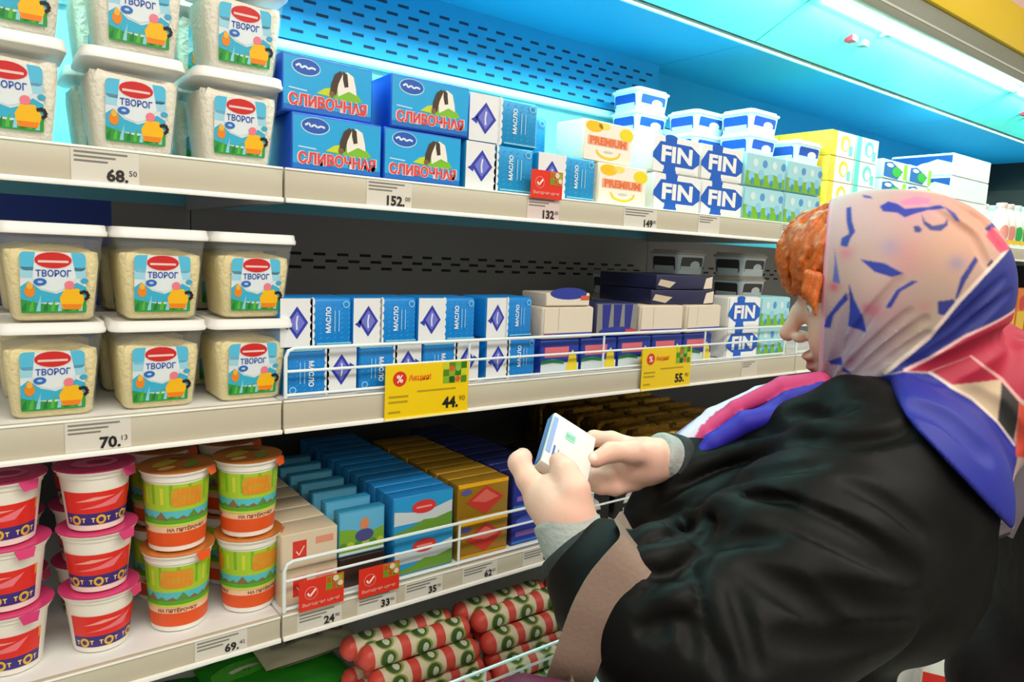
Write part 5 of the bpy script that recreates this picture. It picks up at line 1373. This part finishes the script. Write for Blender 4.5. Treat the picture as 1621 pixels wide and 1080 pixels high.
Z2 = lambda q: [uv_px(1180+a*.4815, 280+b*.4815) for a, b in q]
BLUEK = '#2237a0'
BAND = [
    (Z2([(455, 640), (600, 520), (690, 410), (780, 320), (875, 232), (1100, 100), (1100, 430), (916, 440), (820, 480), (720, 520), (600, 590), (520, 625)]), '#16247c'),
    (Z2([(455, 632), (600, 512), (690, 402), (780, 312), (870, 228), (876, 236), (782, 326), (694, 418), (604, 528), (462, 642)]), '#e9d4c6'),
    (Z2([(520, 625), (600, 590), (720, 520), (820, 480), (916, 436), (1900, 100), (1900, 1300), (916, 740), (850, 675), (740, 590), (600, 632)]), '#aa1136'),
    (Z2([(520, 620), (600, 584), (720, 514), (820, 474), (916, 432), (916, 440), (822, 482), (722, 523), (604, 594), (522, 632)]), '#e7b9b4'),
    (Z2([(400, 655), (520, 628), (610, 640), (740, 720), (830, 800), (905, 900), (900, 960), (860, 1080), (800, 1100), (760, 980), (640, 830), (520, 755), (440, 700)]), '#0d1c8c'),
    (Z2([(610, 632), (740, 590), (850, 675), (830, 800), (740, 715)]), '#aa1136'),
    (Z2([(660, 676), (850, 675), (832, 815), (745, 735)]), '#cdb595'),
    (Z2([(850, 680), (912, 745), (890, 880), (832, 815)]), '#23211c'),
    (Z2([(602, 632), (740, 718), (832, 806), (896, 895), (893, 899), (829, 811), (737, 723), (600, 637)]), '#eadcd2'),
    (Z2([(735, 588), (742, 586), (855, 672), (916, 745), (910, 752), (848, 680)]), '#e4a6a2'),
    (Z2([(905, 750), (1900, 1320), (1900, 1500), (895, 930)]), '#c9452c'),
    (Z2([(790, 195), (818, 160), (868, 215), (880, 236), (838, 252)]), '#cf3f62'),
]
BLOTS = [
    (Z2([(442, 100), (470, 82), (500, 90), (525, 108), (600, 100), (640, 92), (660, 104), (600, 112), (560, 124), (525, 138), (500, 122), (455, 118)]), BLUEK),
    (Z2([(578, 125), (590, 150), (615, 165), (650, 158), (664, 138), (664, 162), (640, 182), (606, 180), (585, 160)]), '#2a3580'), (Z2([(552, 168), (566, 164), (580, 176), (574, 188), (556, 186)]), '#2a3580'),
    (Z2([(334, 104), (350, 100), (356, 150), (368, 185), (354, 205), (344, 235), (322, 230), (324, 206), (348, 192), (338, 150)]), '#27419a'),
    (Z2([(385, 273), (460, 285), (522, 318), (484, 329), (430, 312)]), BLUEK), (Z2([(464, 425), (498, 370), (548, 340), (568, 342), (512, 374), (482, 425)]), '#2b3c9c'),
    (Z2([(350, 345), (366, 398), (392, 450), (404, 505), (345, 484), (352, 430)]), BLUEK), (Z2([(262, 488), (278, 455), (318, 405), (342, 378), (346, 400), (300, 450), (288, 492)]), BLUEK),
    (Z2([(302, 235), (312, 290), (322, 350), (298, 345), (304, 290)]), '#5a5fb0'), (Z2([(628, 406), (682, 399), (686, 426), (655, 452), (630, 446)]), '#2c3488'),
    (Z2([(702, 332), (750, 262), (760, 276), (716, 346), (690, 400), (684, 396)]), '#2c3488'), (Z2([(790, 168), (822, 143), (832, 158), (808, 182)]), '#2c3488'),
    (Z2([(278, 602), (320, 585), (326, 612), (284, 615)]), BLUEK), (Z2([(238, 556), (254, 575), (252, 612), (240, 600)]), '#3a3c96'), (Z2([(325, 620), (352, 636), (350, 646), (322, 634)]), '#3a3c96'),
    (Z2([(380, 55), (410, 62), (420, 72), (390, 68)]), '#3c4aa8'), (Z2([(505, 82), (560, 62), (610, 70), (600, 90), (520, 96)]), '#d97fa6'), (Z2([(650, 95), (690, 120), (706, 150), (690, 146)]), '#3a3f90'), (Z2([(790, 290), (808, 270), (812, 282), (794, 300)]), '#3a3040')]
SOFT = [((535, 250), 55, '#c98a8e', .8), ((520, 290), 35, '#c98a8e', .6), ((340, 252), 20, '#c65a78', .7), ((430, 437), 20, '#c23a58', .9), ((402, 425), 12, '#c23a58', .8), ((588, 425), 18, '#cc7080', .8), ((490, 425), 70, '#cc8a9c', .5), ((350, 596), 14, '#b8304c', .9), ((302, 360), 16, '#c23a60', .8),
        ((760, 140), 90, '#cf8d72', .8), ((690, 230), 110, '#cf9a7e', .7), ((330, 600), 130, '#9c8cb4', .55), ((360, 480), 60, '#a99ab8', .5), ((620, 480), 90, '#b7a58a', .6), ((330, 130), 110, '#cdaab4', .6), ((690, 285), 22, '#8d84a0', .7), ((480, 235), 26, '#9a8db4', .6), ((560, 90), 60, '#d98aa6', .55), ((430, 330), 60, '#d6b4aa', .5)]


def ker_col(P):
    U = (P-PO)@vs; V = P[:, 2]-PO[2]; n = len(P)
    C_ = np.tile(np.array(hexc('#b99f96')), (n, 1))
    for (a, b), r, h, wt in SOFT:
        u, v = uv_px(1180+a*.4815, 280+b*.4815); rr_ = r*.4815*.84/1000*1.0
        g = (np.exp(-(((U-u)**2+(V-v)**2)/(rr_*rr_)))*wt)[:, None]; C_ = C_*(1-g)+np.array(hexc(h))*g
    jit = ((0, 0), (.0011, .0004), (-.0011, -.0004), (.0004, -.0011), (-.0004, .0011))
    for poly, h in BLOTS+BAND:
        g = sum(inpoly(U+a, V+b, poly).astype(float) for a, b in jit)[:, None]/len(jit); C_ = C_*(1-g)+np.array(hexc(h))*g
    ed = (P-fc)@fn > -.005; ed &= (P-HC)@HU > -.16; C_[ed] = hexc('#dfa0b2')
    return C_


mker = Mvcol('kerchief_cloth', 0.6, bump=0.06, bscale=420)
KS.mesh('kerchief', mker, person, ker_col, sub=True, label='pink beige kerchief with blue splashes and red, blue bands')
FT = Sdf((0.50, -0.62, 1.12), (0.98, -0.22, 1.44), .0030)
FCH = [([A3(1298, 606, .885, .014), A3(1240, 612, .900, .013), A3(1165, 646, .912, .010), A3(1116, 684, .915, .009), A3(1092, 708, .912, .006)], '#cf3a74'),
       ([A3(1250, 606, .925, .008), A3(1200, 624, .930, .010), A3(1130, 662, .930, .014), A3(1074, 712, .918, .014), A3(1030, 754, .905, .008)], '#d6cde0'),
       ([A3(1305, 620, .872, .012), A3(1250, 632, .884, .010), A3(1195, 660, .892, .008)], '#2c22a0'), 
       ([A3(1240, 655, .878, .012), A3(1180, 668, .890, .014), A3(1130, 700, .895, .012), A3(1100, 726, .895, .007)], '#2a20a8'),
       ([A3(1110, 668, .940, .008), A3(1064, 706, .930, .010), A3(1034, 742, .915, .006)], '#9a86c4')]
for ch, _ in FCH: FT.chain(ch, .004)


def tail_col(P):
    best = np.full(len(P), 9.0); C_ = np.zeros((len(P), 3))
    for ch, h in FCH:
        for (a, ra), (b, rb) in zip(ch[:-1], ch[1:]):
            v = b-a; t = np.clip(((P-a)@v)/(v@v), 0, 1); d = np.linalg.norm(P-a-t[:, None]*v, axis=1)-(ra+(rb-ra)*t); m = d < best; best[m] = d[m]; C_[m] = hexc(h)
    return C_


FT.mesh('kerchief_end', mker, person, tail_col, label='twisted pink, white and blue kerchief end')

# ---- the pack in her hands
L_, T_, R_, B_ = at(843, 722, .790), at(896, 660, .865), at(948, 706, .868), at(921, 757, .800)
pa = ((R_-T_)+(B_-L_))/2; pb = ((T_-L_)+(R_-B_))/2; wa, wb = np.linalg.norm(pa)*1.08, np.linalg.norm(pb)*1.08; ea = nrm(pa); eb = nrm(pb-ea*(pb@ea)); en = np.cross(ea, eb)
if en@_f > 0: en = -en
pc = (L_+T_+R_+B_)/4
print('pack', wa, wb)
b = MB(); b.box(-wa/2, wa/2, -wb/2, wb/2, -.017, 0, M('#dad5ce', 0.5), .003)
a = Art(); a.rect(-wa*.16, wa*.06, wb*.12, wb*.26, M('#9ccfb8', 0.45), 1)
a.text('МАСЛО', -wa*.05, wb*.15, wb*.07, M('#6fae98', 0.5), 2, 0.02, 'C', w=wa*.18)
a.ell(wa*.36, -wb*.38, .0022, .0022, INK, 1).rect(-wa*.48, -wa*.38, -wb*.30, wb*.40, M('#8f9ed0', 0.4), 1)
a.rect(-wa*.34, -wa*.30, -wb*.42, -wb*.12, M('#3f5aa8', 0.45), 1).rect(-wa*.24, -wa*.21, -wb*.46, -wb*.16, M('#8a8890', 0.5), 1)
a.put(b, lambda u, v, o: (u, v, o), gap=.0003)
s = Art(); s.rect(-wb*.46, wb*.46, -.0145, -.003, M('#4a7fc4', 0.4), 1); s.put(b, lambda u, v, o: (-wa/2-o, u, v), gap=.0003)
s.put(b, lambda u, v, o: (-wa/2-o, u, v), gap=.0004, flip=True)
hp = b.build('butter_pack', label="small white butter pack held in the shopper's two hands", cat='butter pack')
nn_ = en if np.cross(ea, eb)@en > 0 else en
ex = ea if np.cross(ea, eb)@en > 0 else ea
mt = Matrix(((ea[0], eb[0], en[0], pc[0]), (ea[1], eb[1], en[1], pc[1]), (ea[2], eb[2], en[2], pc[2]), (0, 0, 0, 1)))
if mt.to_3x3().determinant() < 0: mt = Matrix(((-ea[0], eb[0], en[0], pc[0]), (-ea[1], eb[1], en[1], pc[1]), (-ea[2], eb[2], en[2], pc[2]), (0, 0, 0, 1))); print('mirrored pack')
hp.matrix_world = mt

# ---- handbag on the forearm
hb0 = at(985, 1265, .605)
bag = thing('handbag', tuple(hb0-UP*.13), label="burgundy handbag hanging by its beige strap from the shopper's forearm", cat='handbag')


def kid(o): o.parent = bag; o.location = -Vector(bag.location); return o


BG = Sdf(hb0-.24, hb0+.24, .005); BG.rbox(hb0-UP*.02, TA, (.120, .042, .095), .034, .01).rbox(hb0+UP*.035, TA, (.124, .048, .045), .03, .006)
ob = BG.mesh('bag_body', M('#5a1f38', 0.4, bump=0.1, bscale=120), None); kid(ob)
sp = []
for x, y in ((1008, 868), (985, 893), (958, 925), (938, 962), (922, 1005), (906, 1052)):
    P = JK.hit(x, y)
    if P is None or np.linalg.norm(P-at(x, y, .70)) > .12: P = at(x, y, .672)
    sp.append(P-_f*.012)
sp = [sp[0]+_f*.07, *sp, at(892, 1095, .685), hb0+TF*.07+UP*.07]
P_ = np.array(sp); tt = np.linspace(0, len(P_)-1, 40); 
sm = np.stack([np.interp(tt, np.arange(len(P_)), P_[:, i]) for i in range(3)], -1)
for _ in range(3): sm[1:-1] = (sm[:-2]+2*sm[1:-1]+sm[2:])/4
b = MB(); RR = []
for i, p in enumerate(sm):
    t = nrm(sm[min(i+1, 39)]-sm[max(i-1, 0)]); wv = nrm(np.cross(t, _f)); nv = np.cross(wv, t); hw = .0215
    RR.append([p-wv*hw-nv*.0015, p+wv*hw-nv*.0015, p+wv*hw+nv*.0015, p-wv*hw+nv*.0015])
b.rings(RR, M('#8a7466', 0.5, bump=0.1, bscale=200)); o = b.build('shoulder_strap'); kid(o)

# ---- dark bag behind her back
kb0 = at(1712, 955, .98)
bag = thing('backpack', tuple(kb0-UP*.24), label="dark purple black bag behind the shopper's back, cut by the picture edge", cat='bag')
BG = Sdf(kb0-.34, kb0+.34, .007); BG.ell(at(1602, 1085, 1.0), TA, (.080, .10, .085), .02).rbox(kb0-UP*.02, TA, (.100, .145, .195), .07, .05).rbox(kb0-UP*.08-TF*.09, TA, (.045, .11, .09), .035, .008).cap(kb0+UP*.165+TL*.05, kb0+UP*.195, .010, .010, .01).cap(kb0+UP*.195, kb0+UP*.165-TL*.05, .010, .010, .01)
kid(BG.mesh('bag_body', M('#1d171c', 0.7, bump=0.2, bscale=40), None))
b = MB(); pts = [at(1580, 842, .93), at(1600, 800, .93), at(1632, 735, .94), at(1665, 690, .97)]; RR = []
for i, p in enumerate(pts):
    t = nrm(pts[min(i+1, 3)]-pts[max(i-1, 0)]); wv = nrm(np.cross(t, _f)); RR.append([p-wv*.02-_f*.002, p+wv*.02-_f*.002, p+wv*.02+_f*.002, p-wv*.02+_f*.002])
b.rings(RR, M('#5d5560', 0.7)); b.tube([at(1571, 846, .925), at(1592, 838, .925)], .008, M('#4a4248', 0.5)); kid(b.build('shoulder_strap', label='purple grey shoulder strap'))
